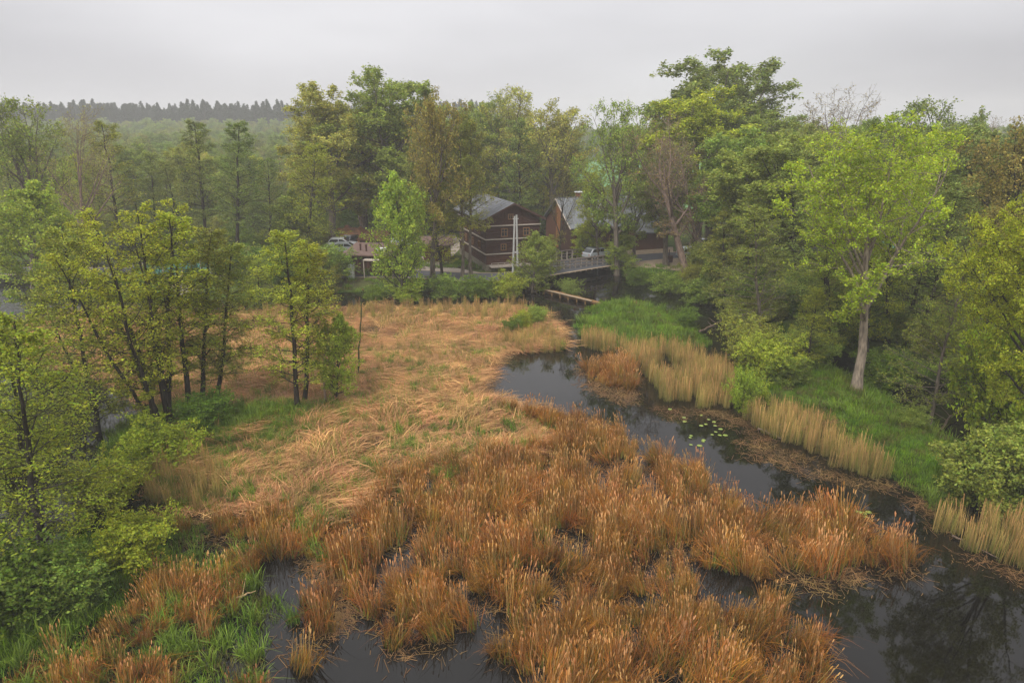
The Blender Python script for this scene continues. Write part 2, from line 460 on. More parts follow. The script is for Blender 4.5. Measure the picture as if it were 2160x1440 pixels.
def height(X, Y):
    X = np.asarray(X, float); Y = np.asarray(Y, float)
    d = land_sd(X, Y) + (vnoise(X, Y, 1.7) - .5) * .7
    far = np.maximum(sdist(LAND_W, X, Y), sdist(LAND_E, X, Y))
    plateau = np.where(far > -0.3, 1.0, .38)
    h = -.55 + (plateau + .55) * sstep((d + .8) / 3.0)
    soft = np.where(far > -.3, 0.0, 1.0) * np.clip(d, 0, 1)
    h = h + soft * ((vnoise(X, Y, 2.2, 1) - .4) * .28 + (vnoise(X, Y, .9, 2) - .5) * .12)
    m = sdist(MARSH, X, Y)
    h = np.maximum(h, -.5 + .56 * sstep((m + .5) / 1.2) + (vnoise(X, Y, 1.3, 3) - .5) * .16)
    h = h + np.clip((Y - 150) / 200, 0, 1) * 3.0 + np.clip((Y - 260) / 140, 0, 1) ** 1.5 * np.where(X < 0, 5.0, 0.5)
    return h


# ground sheet
xs = np.concatenate([np.linspace(-640, -150, 24), np.linspace(-142, -62, 22), np.arange(-60, 60.1, .55), np.linspace(62, 142, 22), np.linspace(150, 640, 24)])
ys = np.concatenate([[-30, -10, 0, 4], np.arange(6, 92, .55), np.arange(92, 140, 1.4), np.arange(142, 300, 6), np.arange(306, 680, 16)])
GX, GY = np.meshgrid(xs, ys, indexing='ij')
GZ = height(GX, GY)
gsd = land_sd(GX, GY)
c_mud = np.array([.030, .022, .013]); c_grass = np.array([.075, .12, .018]); c_straw = np.array([.10, .062, .026]); c_wood = np.array([.055, .047, .024]); c_field = np.array([.12, .25, .10])
gc = np.zeros(GX.shape + (3,)) + c_mud
ms = sdist(MARSH, GX, GY)[..., None]
gc = np.where(ms > 0, c_straw * (.45 + .9 * vnoise(GX, GY, 2.0, 2)[..., None]), gc)
k = np.clip(vnoise(GX, GY, 3, 4)[..., None] * 1.4 - .2, 0, 1)
gc = np.where(gsd[..., None] > .2, c_grass * (.6 + .6 * k), gc)
farm = (np.maximum(sdist(LAND_W, GX, GY), sdist(LAND_E, GX, GY)) > 1)[..., None]
gc = np.where(farm, c_wood * (1 - k) + c_grass * k, gc)
FIELD = np.array([(16, 140), (70, 140), (130, 300), (20, 300)])
gc = np.where((sdist(FIELD, GX, GY) > 0)[..., None], c_field, gc)
nx, ny = GX.shape
idx = np.arange(nx * ny).reshape(nx, ny)
F = np.stack([idx[:-1, :-1], idx[1:, :-1], idx[1:, 1:], idx[:-1, 1:]], -1).reshape(-1, 4)
me = np_mesh('ground', np.stack([GX, GY, GZ], -1), F, mat=M_GROUND, col=gc.reshape(-1, 3), smooth=True)
tag(link(bpy.data.objects.new('ground', me)), 'wooded ground with muddy marsh bottom, grassy banks and far field', kind='structure')
me = np_mesh('water', [(-639, -29, 0), (639, -29, 0), (639, 679, 0), (-639, 679, 0)], [(0, 1, 2, 3)], mat=M_WATER)
tag(link(bpy.data.objects.new('water', me)), 'dark still river water mirroring the trees and grey sky', kind='structure')


# ------------------------------------------------------------------ roads and yards (sheets just above the plateau)
def strip(name, pts, w, z, mat, label, edge=None):
    pts = [Vector((x, y, 0)) for x, y in pts]
    # resample with smooth corners
    fine = []
    for i in range(len(pts) - 1):
        p0 = pts[max(i - 1, 0)]; p1 = pts[i]; p2 = pts[i + 1]; p3 = pts[min(i + 2, len(pts) - 1)]
        for t in np.linspace(0, 1, 8, endpoint=False):
            fine.append(.5 * ((2 * p1) + (p2 - p0) * t + (2 * p0 - 5 * p1 + 4 * p2 - p3) * t * t + (3 * p1 - p0 - 3 * p2 + p3) * t ** 3))
    fine.append(pts[-1])
    V = []; Fs = []
    for i, p in enumerate(fine):
        a = fine[max(i - 1, 0)]; b2 = fine[min(i + 1, len(fine) - 1)]
        d = (b2 - a).normalized(); n = Vector((-d.y, d.x, 0)) * w / 2
        V += [(p.x - n.x, p.y - n.y, z), (p.x + n.x, p.y + n.y, z)]
        if i: Fs.append((2 * i - 2, 2 * i - 1, 2 * i + 1, 2 * i))
    o = link(bpy.data.objects.new(name, np_mesh(name, V, Fs, mat=mat)))
    return tag(o, label, kind='structure')


ROAD = [(-110, 80), (-60, 79), (-24, 77.5), (-12, 77.3), (-5, 75.6), (0.5, 76.2), (5, 79.6), (12, 84.6), (19, 88.5), (27, 90.5), (40, 93), (70, 98)]
strip('road_shoulder', ROAD, 4.7, 1.022, M_SAND, 'sandy strip along both sides of the narrow asphalt road')
strip('road', ROAD, 3.9, 1.030, M_ASPHALT, 'narrow asphalt road running past the timber house to the bridge')


def sheet(name, poly, z, mat, label):
    me = bpy.data.meshes.new(name); me.from_pydata([(x, y, z) for x, y in poly], [], [tuple(range(len(poly)))]); me.update(); me.materials.append(mat)
    return tag(link(bpy.data.objects.new(name, me)), label, kind='structure')


sheet('gravel_driveway', pxpoly([(868, 585), (870, 555), (900, 535), (905, 512), (720, 512), (700, 535), (700, 500), (960, 495), (975, 520), (935, 560), (1040, 580), (960, 590)], 1.0), 1.014, M_GRAVEL, 'pale gravel driveway and parking yard left of the timber house')
sheet('gravel_yard', pxpoly([(1330, 521), (1420, 521), (1420, 535), (1500, 545), (1500, 560), (1440, 572), (1380, 566), (1310, 562), (1290, 545)], 1.0), 1.018, M_SAND, 'sandy yard beside the barn where the road opens out')
sheet('dirt_path', pxpoly([(345, 600), (400, 596), (420, 612), (380, 622)], 1.0), 1.014, M_GRAVEL, 'bare dirt path on the dike behind the alder clump')

# ------------------------------------------------------------------ buildings
def window(parent, x, y, z, w, h, ax='x', depth=.05, out=-1):
    """window on a wall: ax = direction it runs along; out = side it looks to"""
    f = MB(); t = .09
    def bx(a0, a1, z0, z1, d0, d1, mb):
        if ax == 'x': mb.box(x + a0, y + min(out * d0, out * d1), z + z0, x + a1, y + max(out * d0, out * d1), z + z1)
        else: mb.box(x + min(out * d0, out * d1), y + a0, z + z0, x + max(out * d0, out * d1), y + a1, z + z1)
    bx(-w / 2 - t, -w / 2, -t, h + t, .02, .12, f); bx(w / 2, w / 2 + t, -t, h + t, .02, .12, f)
    bx(-w / 2, w / 2, -t, 0, .02, .12, f); bx(-w / 2, w / 2, h, h + t, .02, .12, f)
    bx(-.03, .03, 0, h, .03, .09, f); bx(-w / 2, -.03, h * .55, h * .55 + .05, .03, .09, f); bx(.03, w / 2, h * .55, h * .55 + .05, .03, .09, f)
    fo = f.build('window', M_FRAME, parent)
    g = MB(); bx(-w / 2, w / 2, 0, h, .025, .045, g)
    g.build('pane', M_GLASS, fo)


def timber_house():
    W, D, E, A = 6.6, 12.5, 6.1, 7.7           # width, depth, eave, apex
    root = empty('timber_house', (-3.0, 78.6, 1.0), R(18.5))
    tag(root, 'three storey dark brown log house with shallow grey gable roof', 'house')
    random.seed(3)
    MB().box(-.02, -.02, -.9, W + .02, D + .02, .75).build('stone_base', M_STONE, root)
    core = MB().box(.10, .10, .75, W - .10, D - .10, E)
    core.prism([(.1, E), (W - .1, E), (W / 2, A - .15)], .12, D - .12)
    core.build('wall', M_DARKWOOD, root)
    meshes = {}
    z = .76; hlog = .235
    while z < E - .1:
        low = z < 1.9
        for kind, L_ in (('front', W), ('side', D)):
            key = (kind, low)
            if key not in meshes:
                mb = MB(); ch = .035
                prof = [(0, .0), (-.09, ch), (-.09, hlog - .03 - ch), (0, hlog - .03)]
                if kind == 'front':
                    vs = [(0, .1 + p, q) for p, q in prof] + [(L_, .1 + p, q) for p, q in prof]
                else:
                    vs = [(.1 + p, 0, q) for p, q in prof] + [(.1 + p, L_, q) for p, q in prof]
                mb.add(vs, [(0, 1, 5, 4), (1, 2, 6, 5), (2, 3, 7, 6), (3, 0, 4, 7), (3, 2, 1, 0), (4, 5, 6, 7)])
                meshes[key] = mb.mesh('log', M_REDWOOD if low and kind == 'front' else M_DARKWOOD)
            o = bpy.data.objects.new('log', meshes[key]); o.location = (random.uniform(-.02, .02) if kind == 'front' else 0, 0, z); link(o, root)
        z += hlog
    # upright boards in the gable
    bm = None
    for i in range(25):
        x0 = .12 + i * (W - .24) / 25; x1 = x0 + (W - .24) / 25 - .025
        def top(x): return E + (A - E - .1) * (1 - abs(x - W / 2) / (W / 2))
        dd = .04 + .02 * (i % 2)
        mb = MB().add([(x0, .1 - dd, E - .75), (x1, .1 - dd, E - .75), (x1, .1 - dd, top(x1)), (x0, .1 - dd, top(x0)), (x0, .11, E - .75), (x1, .11, E - .75), (x1, .11, top(x1)), (x0, .11, top(x0))],
                      [(0, 1, 2, 3), (7, 6, 5, 4), (0, 4, 5, 1), (1, 5, 6, 2), (2, 6, 7, 3), (3, 7, 4, 0)])
        mb.build('gable_board', M_DARKWOOD, root)
    # pale belts
    for zb in (1.95, 3.65, 5.2):
        MB().box(-.12, -.16, zb, W + .1, -.03, zb + .12).build('pale_belt', M_PALEWOOD, root)
        MB().box(-.16, -.02, zb, -.03, D + .1, zb + .12).build('pale_belt', M_PALEWOOD, root)
    ov = .55
    r = MB(); sl = (A - E) / (W / 2)
    def zt(x): return E + sl * (W / 2 - abs(x - W / 2))
    for (xa, xb) in ((-ov, W / 2), (W / 2, W + ov)):
        za = E + sl * xa if xa < W / 2 else A
        zb_ = A if xb <= W / 2 else E - sl * ov
        r.add([(xa, -ov, za), (xb, -ov, zb_), (xb, D + ov, zb_), (xa, D + ov, za), (xa, -ov, za + .14), (xb, -ov, zb_ + .14), (xb, D + ov, zb_ + .14), (xa, D + ov, za + .14)],
              [(0, 3, 2, 1), (4, 5, 6, 7), (0, 1, 5, 4), (1, 2, 6, 5), (2, 3, 7, 6), (3, 0, 4, 7)])
    roof = r.build('roof', M_ROOF, root)
    b_ = MB()
    b_.beam((-ov, -ov - .02, E - sl * ov + .03), (W / 2, -ov - .02, A + .03), .05, .24); b_.beam((W / 2, -ov - .02, A + .03), (W + ov, -ov - .02, E - sl * ov + .03), .05, .24)
    b_.build('bargeboard', M_DARKWOOD, roof)
    for i in range(1, 13):
        y = -ov + i * (D + 2 * ov) / 13
        MB().beam((-ov, y, E - sl * ov + .15), (W / 2, y, A + .15), .045, .02).build('roof_seam', M_ROOF, roof)
    for x in (2.2, 4.9):
        window(root, x, -.02, 4.05, .62, .8)
    window(root, 2.1, -.02, 2.45, .5, .6); window(root, 4.9, -.02, 2.45, .5, .6)
    window(root, 3.4, -.02, .95, .55, .75)
    window(root, 3.0, .05, 6.0, .45, .45)
    for yy in (2.6, 5.6, 8.8):
        window(root, .01, yy, 4.1, .6, .75, ax='y'); window(root, .01, yy, 2.4, .6, .75, ax='y')
    MB().box(.25, -1.25, .62, 5.0, .0, .74).build('landing', M_PALEWOOD, root)
    rl = MB(); rl.beam((.25, -1.2, 1.15), (5, -1.2, 1.15), .05)
    for i in range(7): rl.beam((.3 + i * .775, -1.2, .74), (.3 + i * .775, -1.2, 1.15), .05)
    rl.build('railing', M_PALEWOOD, root)
    return root


timber_house()


def barn():
    Ln, Dp, E, A = 14.0, 9.0, 3.5, 6.7
    root = empty('barn', (8.1, 91.4, 1.0), R(21))
    tag(root, 'dark brown barn with broad grey roof and brick chimney behind the bridge', 'barn')
    MB().box(.1, .1, -.3, Ln - .1, Dp - .1, E).build('wall', M_DARKWOOD, root)
    g = MB()
    for xa, xb in ((.08, .16), (Ln - .16, Ln - .08)):
        vs = [(xa, .1, E), (xa, Dp - .1, E), (xa, Dp / 2, A - .1), (xb, .1, E), (xb, Dp - .1, E), (xb, Dp / 2, A - .1)]
        g.add(vs, [(0, 1, 2), (5, 4, 3), (0, 3, 4, 1), (1, 4, 5, 2), (2, 5, 3, 0)])
        g.build('gable', M_DARKWOOD, root); g = MB()
    n = 30
    for i in range(n):
        y0 = .12 + i * (Dp - .24) / n; y1 = y0 + (Dp - .24) / n - .03
        def top(y): return E + (A - E - .15) * (1 - abs(y - Dp / 2) / (Dp / 2))
        mat = M_ORANGEWOOD if 13 <= i <= 17 else M_DARKWOOD if i < 13 else M_REDWOOD
        MB().add([(.0, y0, .0), (.0, y1, .0), (.0, y1, top(y1)), (.0, y0, top(y0)), (.07, y0, .0), (.07, y1, .0), (.07, y1, top(y1)), (.07, y0, top(y0))],
                 [(3, 2, 1, 0), (4, 5, 6, 7), (0, 1, 5, 4), (1, 2, 6, 5), (2, 3, 7, 6), (3, 0, 4, 7)]).build('board', mat, root)
    for i in range(40):
        x0 = .15 + i * (Ln - .3) / 40
        MB().box(x0, .03, -.2, x0 + (Ln - .3) / 40 - .03, .09, E - .05).build('board', M_DARKWOOD if i % 3 else M_REDWOOD, root)
    sl = (A - E) / (Dp / 2); ov = .5
    r = MB()
    def slab(x0, x1, ya, za, yb, zb, t=.14):
        r.add([(x0, ya, za), (x1, ya, za), (x1, yb, zb), (x0, yb, zb), (x0, ya, za + t), (x1, ya, za + t), (x1, yb, zb + t), (x0, yb, zb + t)],
              [(0, 3, 2, 1), (4, 5, 6, 7), (0, 1, 5, 4), (1, 2, 6, 5), (2, 3, 7, 6), (3, 0, 4, 7)])
    slab(-ov, 8.5, -ov, E - sl * ov, Dp / 2, A)
    slab(8.5, Ln + ov, -2.2, E - sl * 2.2 + .35, Dp / 2, A - .02)
    slab(-ov, Ln + ov, Dp / 2, A, Dp + ov, E - sl * ov)
    roof = r.build('roof', M_ROOF2, root)
    MB().beam((-ov - .03, -ov, E - sl * ov + .02), (-ov - .03, Dp / 2, A + .02), .06, .22, up=(1, 0, 0)).build('bargeboard', M_PALEWOOD, roof)
    MB().beam((-ov, Dp / 2, A + .16), (Ln + ov, Dp / 2, A + .16), .25, .08).build('ridge_cap', M_ROOF, roof)
    for i in range(1, 24):
        x = -ov + i * .62
        MB().beam((x, -ov if x < 8.5 else -2.2, (E - sl * ov if x < 8.5 else E - sl * 2.2 + .35) + .15), (x, Dp / 2 - .05, A + .13), .04, .03).build('roof_seam', M_ROOF2, roof)
    ch = MB().box(2.8, Dp / 2 - .1, A - .3, 3.5, Dp / 2 + .6, A + .75); cho = ch.build('chimney', M_BRICK, root)
    MB().box(2.65, Dp / 2 - .25, A + .752, 3.65, Dp / 2 + .75, A + .86).build('chimney_cap', M_WHITE, cho)
    # dormer with pale sheet roof
    d = MB()
    d.add([(5.4, 2.0, 5.2), (7.4, 2.0, 5.2), (6.4, 2.0, 5.95), (5.4, 4.4, 6.1), (7.4, 4.4, 6.1), (6.4, 4.4, 6.6)], [(0, 1, 2), (5, 4, 3), (0, 2, 5, 3), (2, 1, 4, 5), (1, 0, 3, 4)])
    d.build('dormer', M_PALEWOOD, root)
    d = MB().add([(5.15, 1.85, 5.15), (6.4, 1.85, 6.05), (6.4, 4.5, 6.75), (5.15, 4.5, 6.1), (5.15, 1.85, 5.22), (6.4, 1.85, 6.12), (6.4, 4.5, 6.82), (5.15, 4.5, 6.17)],
                 [(0, 3, 2, 1), (4, 5, 6, 7), (0, 1, 5, 4), (1, 2, 6, 5), (2, 3, 7, 6), (3, 0, 4, 7)])
    d.add([(6.4, 1.85, 6.05), (7.65, 1.85, 5.15), (7.65, 4.5, 6.1), (6.4, 4.5, 6.75), (6.4, 1.85, 6.12), (7.65, 1.85, 5.22), (7.65, 4.5, 6.17), (6.4, 4.5, 6.82)],
          [(0, 3, 2, 1), (4, 5, 6, 7), (0, 1, 5, 4), (1, 2, 6, 5), (2, 3, 7, 6), (3, 0, 4, 7)])
    d.build('dormer_roof', M_METAL, root)
    MB().box(8.6, -1.7, -.3, Ln - .1, .02, E - .9).build('lean_to', M_REDWOOD, root)
    window(root, 3.0, .02, 1.2, .7, .8); window(root, 6.0, .02, 1.2, .7, .8)


barn()


def shed():
    x, y = P(733, 580, 1.0)
    root = empty('flat_shed', (x, y, 1.0), R(-6))
    tag(root, 'low brown shed with flat felt roof, two vent pipes and white skylight', 'shed')
    W, D, Hh = 4.8, 5.0, 2.3
    MB().box(.1, .1, -.2, W - .1, D - .1, Hh).build('wall', M_DARKWOOD, root)
    for i in range(16):
        MB().box(.1 + i * .285, .03, -.1, .1 + i * .285 + .26, .09, Hh - .05).build('board', M_REDWOOD if i % 4 == 0 else M_DARKWOOD, root)
    r = MB().add([(-.5, -.6, Hh), (W + .4, -.6, Hh), (W + .4, D + .3, Hh + .45), (-.5, D + .3, Hh + .45), (-.5, -.6, Hh + .14), (W + .4, -.6, Hh + .14), (W + .4, D + .3, Hh + .59), (-.5, D + .3, Hh + .59)],
                 [(0, 3, 2, 1), (4, 5, 6, 7), (0, 1, 5, 4), (1, 2, 6, 5), (2, 3, 7, 6), (3, 0, 4, 7)])
    r.build('roof', M_BROWNFELT, root)
    MB().box(W * .5, -1.5, Hh - .35, W + 1.0, -.62, Hh - .25).build('awning', M_PALEWOOD, root)
    MB().box(W * .5, -1.45, -.1, W * .5 + .1, -1.35, Hh - .352).build('post', M_PALEWOOD, root)
    MB().box(W + .85, -1.45, -.1, W + .95, -1.35, Hh - .352).build('post', M_PALEWOOD, root)
    for px_, py_ in ((1.2, 1.6), (2.0, 1.2)):
        m = MB().cyl((px_, py_, Hh + .2), (px_, py_, Hh + .95), .1); v = m.build('vent_pipe', M_DARKWOOD, root)
        MB().cyl((px_, py_, Hh + .951), (px_, py_, Hh + 1.05), .17, .1).build('cap', M_DARKWOOD, v)
    MB().box(3.0, 1.4, Hh + .3, 4.2, 2.3, Hh + .55).build('skylight', M_WHITE, root, bevel=.03)
    x, y = P(758, 533, 1.0)
    root = empty('lean_shed', (x, y, 1.0), R(-20))
    tag(root, 'small shed with red brown pitched roof behind the flat felt roof', 'shed')
    MB().box(.1, .1, -.1, 3.4, 2.4, 1.7).build('wall', M_DARKWOOD, root)
    MB().add([(-.2, -.3, 1.7), (3.7, -.3, 1.7), (3.7, 2.7, 2.6), (-.2, 2.7, 2.6), (-.2, -.3, 1.82), (3.7, -.3, 1.82), (3.7, 2.7, 2.72), (-.2, 2.7, 2.72)],
             [(0, 3, 2, 1), (4, 5, 6, 7), (0, 1, 5, 4), (1, 2, 6, 5), (2, 3, 7, 6), (3, 0, 4, 7)]).build('roof', M_REDWOOD, root)


shed()

# electricity box by the road
x, y = P(742, 588, 1.0)
r_ = empty('electric_cabinet', (x, y, 1.0)); tag(r_, 'white metal electricity cabinet beside the road in front of the shed', 'cabinet')
MB().box(-.33, -.2, .12, .33, .2, 1.55).build('body', M_WHITE, r_, bevel=.02)
MB().box(-.36, -.23, 1.56, .36, .23, 1.62).build('lid', M_WHITE, r_)
MB().box(-.3, -.215, .2, .3, -.203, 1.48).build('door', M_WHITE, r_)
MB().box(-.35, -.22, -.1, .35, .22, .118).build('plinth', M_CONCRETE, r_)
for k_, (px_, lab) in enumerate(((749, 'pale fence post just right of the white electricity cabinet'), (727, 'pale fence post just left of the white electricity cabinet'))):
    x, y = P(px_, 584, 1.0)
    tag(MB().cyl((x, y, .8), (x, y, 2.6 - k_ * .6), .05, .045, 8).build('fence_post', M_PALEWOOD), lab, 'post')

# brick red woodpile hut seen between the alders
x, y = P(897, 553, 1.0)
r_ = empty('wooden_hut', (x, y, 1.0), R(12)); tag(r_, 'small rust brown wooden hut with dark roof between the street alders', 'hut')
MB().box(0, 0, -.1, 3.2, 2.4, 2.0).build('wall', M_REDWOOD, r_)
for i in range(8): MB().box(-.03, -.05, .05 + i * .24, 3.23, -.005, .05 + i * .24 + .21).build('board', M_REDWOOD, r_)
MB().add([(-.4, -.4, 2.0), (3.6, -.4, 2.0), (3.6, 1.2, 2.9), (-.4, 1.2, 2.9), (-.4, 2.8, 2.0), (3.6, 2.8, 2.0), (-.4, -.4, 2.12), (3.6, -.4, 2.12), (3.6, 1.2, 3.02), (-.4, 1.2, 3.02), (-.4, 2.8, 2.12), (3.6, 2.8, 2.12)],
         [(0, 1, 2, 3), (3, 2, 5, 4), (6, 9, 8, 7), (9, 10, 11, 8), (0, 6, 7, 1), (4, 5, 11, 10), (1, 7, 8, 2), (2, 8, 11, 5), (0, 3, 9, 6), (3, 4, 10, 9)]).build('roof', M_BROWNFELT, r_)
MB().box(1.1, -.07, .0, 1.9, -.052, 1.75).build('door', M_DARKWOOD, r_)

# earth heap
x, y = P(738, 512, 1.0)
u = np.linspace(-1, 1, 34); UX, UY = np.meshgrid(u, u, indexing='ij'); rr = np.hypot(UX, UY)
HZ = 2.3 * np.clip(1 - rr ** 2, 0, 1) ** .8 * (.7 + .6 * vnoise(UX * 6, UY * 6, 1.2, 2)) - .1
id_ = np.arange(34 * 34).reshape(34, 34)
Fh = np.stack([id_[:-1, :-1], id_[1:, :-1], id_[1:, 1:], id_[:-1, 1:]], -1).reshape(-1, 4)
me = np_mesh('earth_heap', np.stack([x + UX * 5.5, y + UY * 3.2, .98 + HZ], -1), Fh, mat=M_SOIL, smooth=True)
tag(link(bpy.data.objects.new('earth_heap', me)), 'rust orange heap of earth behind the parked cars', 'heap')

# power pole: two concrete legs with steel cross arms
x, y = P(1087, 579, 1.0)
r_ = empty('power_pole', (x, y, 1.0), R(5)); tag(r_, 'grey double legged concrete power pole in front of the log house', 'power pole')
MB().cyl((-.30, 0, -.6), (-.08, 0, 6.6), .13, .10, 12).build('leg', M_CONCRETE, r_)
MB().cyl((.30, 0, -.6), (.13, 0, 6.75), .13, .10, 12).build('leg', M_CONCRETE, r_)
MB().beam((-.30, .0, 6.3), (.36, 0, 6.34), .07, .1).build('cross_arm', M_METAL, r_)
MB().beam((-.3, -.02, 2.6), (.3, -.02, 2.6), .1, .14).build('brace', M_CONCRETE, r_)


# bridge
def bridge():
    a = Vector((4.6, 79.1, 0)); b2 = Vector((11.9, 83.6, 0)); d = (b2 - a); Ln = d.length; rz = math.atan2(d.y, d.x)
    root = empty('timber_bridge', (a.x, a.y, 1.0), rz)
    tag(root, 'wooden road bridge with slatted railing over the dark river', 'bridge')
    MB().box(-.4, .0, -.05, Ln + .4, 5.0, .02).build('deck', M_ASPHALT, root)
    for yy in (.05, 4.7): MB().box(-.6, yy, -.42, Ln + .6, yy + .26, -.055).build('girder', M_CONCRETE, root)
    MB().box(-.7, -.05, -1.6, -.35, 5.0, -.06).build('abutment', M_STONE, root); MB().box(Ln + .35, -.05, -1.6, Ln + .7, 5.0, -.06).build('abutment', M_STONE, root)
    for side, y0 in ((0, -.10), (1, 5.05)):
        n = 11
        for i in range(n):
            x_ = .1 + i * (Ln - .2) / (n - 1)
            MB().box(x_ - .07, y0 - .06, -.55, x_ + .07, y0 + .06, 1.05).build('post', M_PALEWOOD, root)
        for zz, hh in ((.28, .13), (.62, .13), (.98, .1)):
            MB().box(-.3, y0 - .12 if side == 0 else y0 + .062, zz, Ln + .3, y0 - .062 if side == 0 else y0 + .12, zz + hh).build('rail', M_RAIL, root)
        MB().box(-.3, y0 - .11, 1.09, Ln + .3, y0 + .11, 1.14).build('handrail', M_RAIL, root)


bridge()
# low white-blue guard rail right of the bridge
r_ = empty('guard_rail', (12.4, 84.0, 1.0), R(-2)); tag(r_, 'short blue grey guard rail sloping down right of the bridge', 'guard rail')
MB().beam((0, 0, .75), (3.4, -.6, .5), .05, .26).build('rail', M_METAL, r_)
for t in (0.05, .5, .95):
    MB().box(3.4 * t - .05, -.6 * t + .03, -.3, 3.4 * t + .05, -.6 * t + .1, .7 - .25 * t).build('post', M_METAL, r_)


# weir: long mossy timber wall with a tread plank lying across the channel
a = P(1110, 602, .35); b2 = P(1268, 640, .35)
a = Vector((*a, 0)); b2 = Vector((*b2, 0)); d = b2 - a; Lw = d.length
r_ = empty('timber_weir', (a.x, a.y, 0), math.atan2(d.y, d.x)); tag(r_, 'long rust brown mossy timber weir beam lying across the channel', 'weir')
rng = np.random.RandomState(4)
mbw = MB()
n = 14; rad = .26
pts = [(i * Lw / n, .06 * math.sin(i * 1.3), .30 + .04 * math.sin(i * 2.1)) for i in range(n + 1)]
for i in range(n):
    mbw.cyl(pts[i], pts[i + 1], rad * (1 - .015 * i), rad * (1 - .015 * (i + 1)), 10)
mbw.build('trunk', M_RUSTLOG, r_)
MB().box(.6, -.42, .44, Lw - 1.0, -.18, .50).build('plank', M_SAND, r_)
MB().box(.6, .18, -.5, Lw - .4, .30, .42).build('sheet_wall', M_RUSTLOG, r_)
for i in range(9):
    MB().cyl((.8 + i * (Lw - 1.4) / 8, -.36, -.7), (.8 + i * (Lw - 1.4) / 8, -.34, .43), .09, .08, 8).build('pile', M_RUSTLOG, r_)


# cars
def make_car(x, y, rz, paint, label, van=False):
    z0 = 1.035
    root = empty('parked_car', (x, y, z0), rz); tag(root, label, 'car')
    L_, Wc = (4.9, 1.9) if van else (4.2, 1.75)
    hb = 1.05 if van else .88; ht = 2.0 if van else 1.46
    # body side profile, lofted with tumblehome
    if van: body = [(-.5, .30), (-.5, .95), (-.47, 1.05), (.28, 1.05), (.46, .92), (.5, .6), (.5, .3)]
    else: body = [(-.5, .32), (-.5, .78), (-.47, .9), (.20, .92), (.45, .78), (.5, .6), (.5, .3)]
    def loft(prof, w, inset):
        secs = []
        for s in (-1, -.86, .86, 1):
            k = 1 - inset if abs(s) == 1 else 1
            zc = sum(p[1] for p in prof) / len(prof)
            secs.append([(p[0] * L_ * (k if k < 1 else 1), s * w / 2, zc + (p[1] - zc) * k) for p in prof])
        V = [v for sct in secs for v in sct]; n_ = len(prof); F_ = []
        for j in range(3):
            for i in range(n_):
                F_.append((j * n_ + i, j * n_ + (i + 1) % n_, (j + 1) * n_ + (i + 1) % n_, (j + 1) * n_ + i))
        F_ += [tuple(range(n_))[::-1], tuple(range(3 * n_, 4 * n_))]
        return MB().add(V, F_)
    loft(body, Wc, .03).build('body', paint, root, bevel=.04)
    if van: cab = [(-.49, 1.04), (-.47, 1.95), (-.44, 2.0), (.10, 2.0), (.15, 1.93), (.30, 1.04)]
    else: cab = [(-.45, .88), (-.36, 1.38), (-.30, 1.45), (.02, 1.46), (.07, 1.40), (.24, .9)]
    loft(cab, Wc - .22, .04).build('cabin', paint, root, bevel=.05)
    g = MB()
    zc0, zc1 = (1.15, 1.75) if van else (.97, 1.34)
    side = [(-.40, zc0), (-.335, zc1), (.035, zc1), (.17, zc0)] if not van else [(-.42, zc0), (-.42, zc1), (.10, zc1), (.22, zc0)]
    for s in (-1, 1):
        yy = s * (Wc - .22) / 2
        for q in (side[:2] + [(-.10, zc1), (-.10, zc0)], [(-.08, zc0), (-.08, zc1)] + side[2:]):
            o_ = MB(); o_.add([(p[0] * L_, yy + s * .012, p[1]) for p in q] + [(p[0] * L_, yy - s * .03, p[1]) for p in q],
                              [(0, 1, 2, 3), (7, 6, 5, 4), (0, 4, 5, 1), (1, 5, 6, 2), (2, 6, 7, 3), (3, 7, 4, 0)]).build('side_window', M_GLASS, root)
    wsx0, wsx1 = (.305, .155) if van else (.235, .075)
    w2 = (Wc - .4) / 2
    MB().add([(wsx0 * L_, -w2, zc0), (wsx0 * L_, w2, zc0), (wsx1 * L_ + .03, w2 * .92, zc1 + .05), (wsx1 * L_ + .03, -w2 * .92, zc1 + .05),
              (wsx0 * L_ - .1, -w2, zc0), (wsx0 * L_ - .1, w2, zc0), (wsx1 * L_ - .1, w2 * .92, zc1 + .05), (wsx1 * L_ - .1, -w2 * .92, zc1 + .05)],
             [(0, 1, 2, 3), (7, 6, 5, 4), (0, 4, 5, 1), (1, 5, 6, 2), (2, 6, 7, 3), (3, 7, 4, 0)]).build('windscreen', M_GLASS, root)
    rx0, rx1 = (-.497, -.485) if van else (-.455, -.375)
    MB().add([(rx0 * L_ - .01, -w2, zc0), (rx0 * L_ - .01, w2, zc0), (rx1 * L_ - .02, w2 * .9, zc1), (rx1 * L_ - .02, -w2 * .9, zc1),
              (rx0 * L_ + .1, -w2, zc0), (rx0 * L_ + .1, w2, zc0), (rx1 * L_ + .1, w2 * .9, zc1), (rx1 * L_ + .1, -w2 * .9, zc1)],
             [(3, 2, 1, 0), (4, 5, 6, 7), (1, 5, 4, 0), (2, 6, 5, 1), (3, 7, 6, 2), (0, 4, 7, 3)]).build('rear_window', M_GLASS, root)
    for fx in (-.31, .31):
        for s in (-1, 1):
            yy = s * (Wc / 2 - .1)
            w = MB().cyl((fx * L_, yy - .1 * s, .32), (fx * L_, yy + .11 * s, .32), .32, .31, 18).build('wheel', M_TYRE, root)
            MB().cyl((fx * L_, yy + .112 * s, .32), (fx * L_, yy + .125 * s, .32), .19, .17, 12).build('rim', M_METAL, w)
    for s in (-1, 1):
        MB().box(.485 * L_, s * .62 - .16, .58, .503 * L_, s * .62 + .16, .72).build('headlight', M_WHITE, root)
        MB().box(-.505 * L_, s * .68 - .1, .62, -.49 * L_, s * .68 + .1, .8).build('tail_light', M_BRICK, root)
    return root


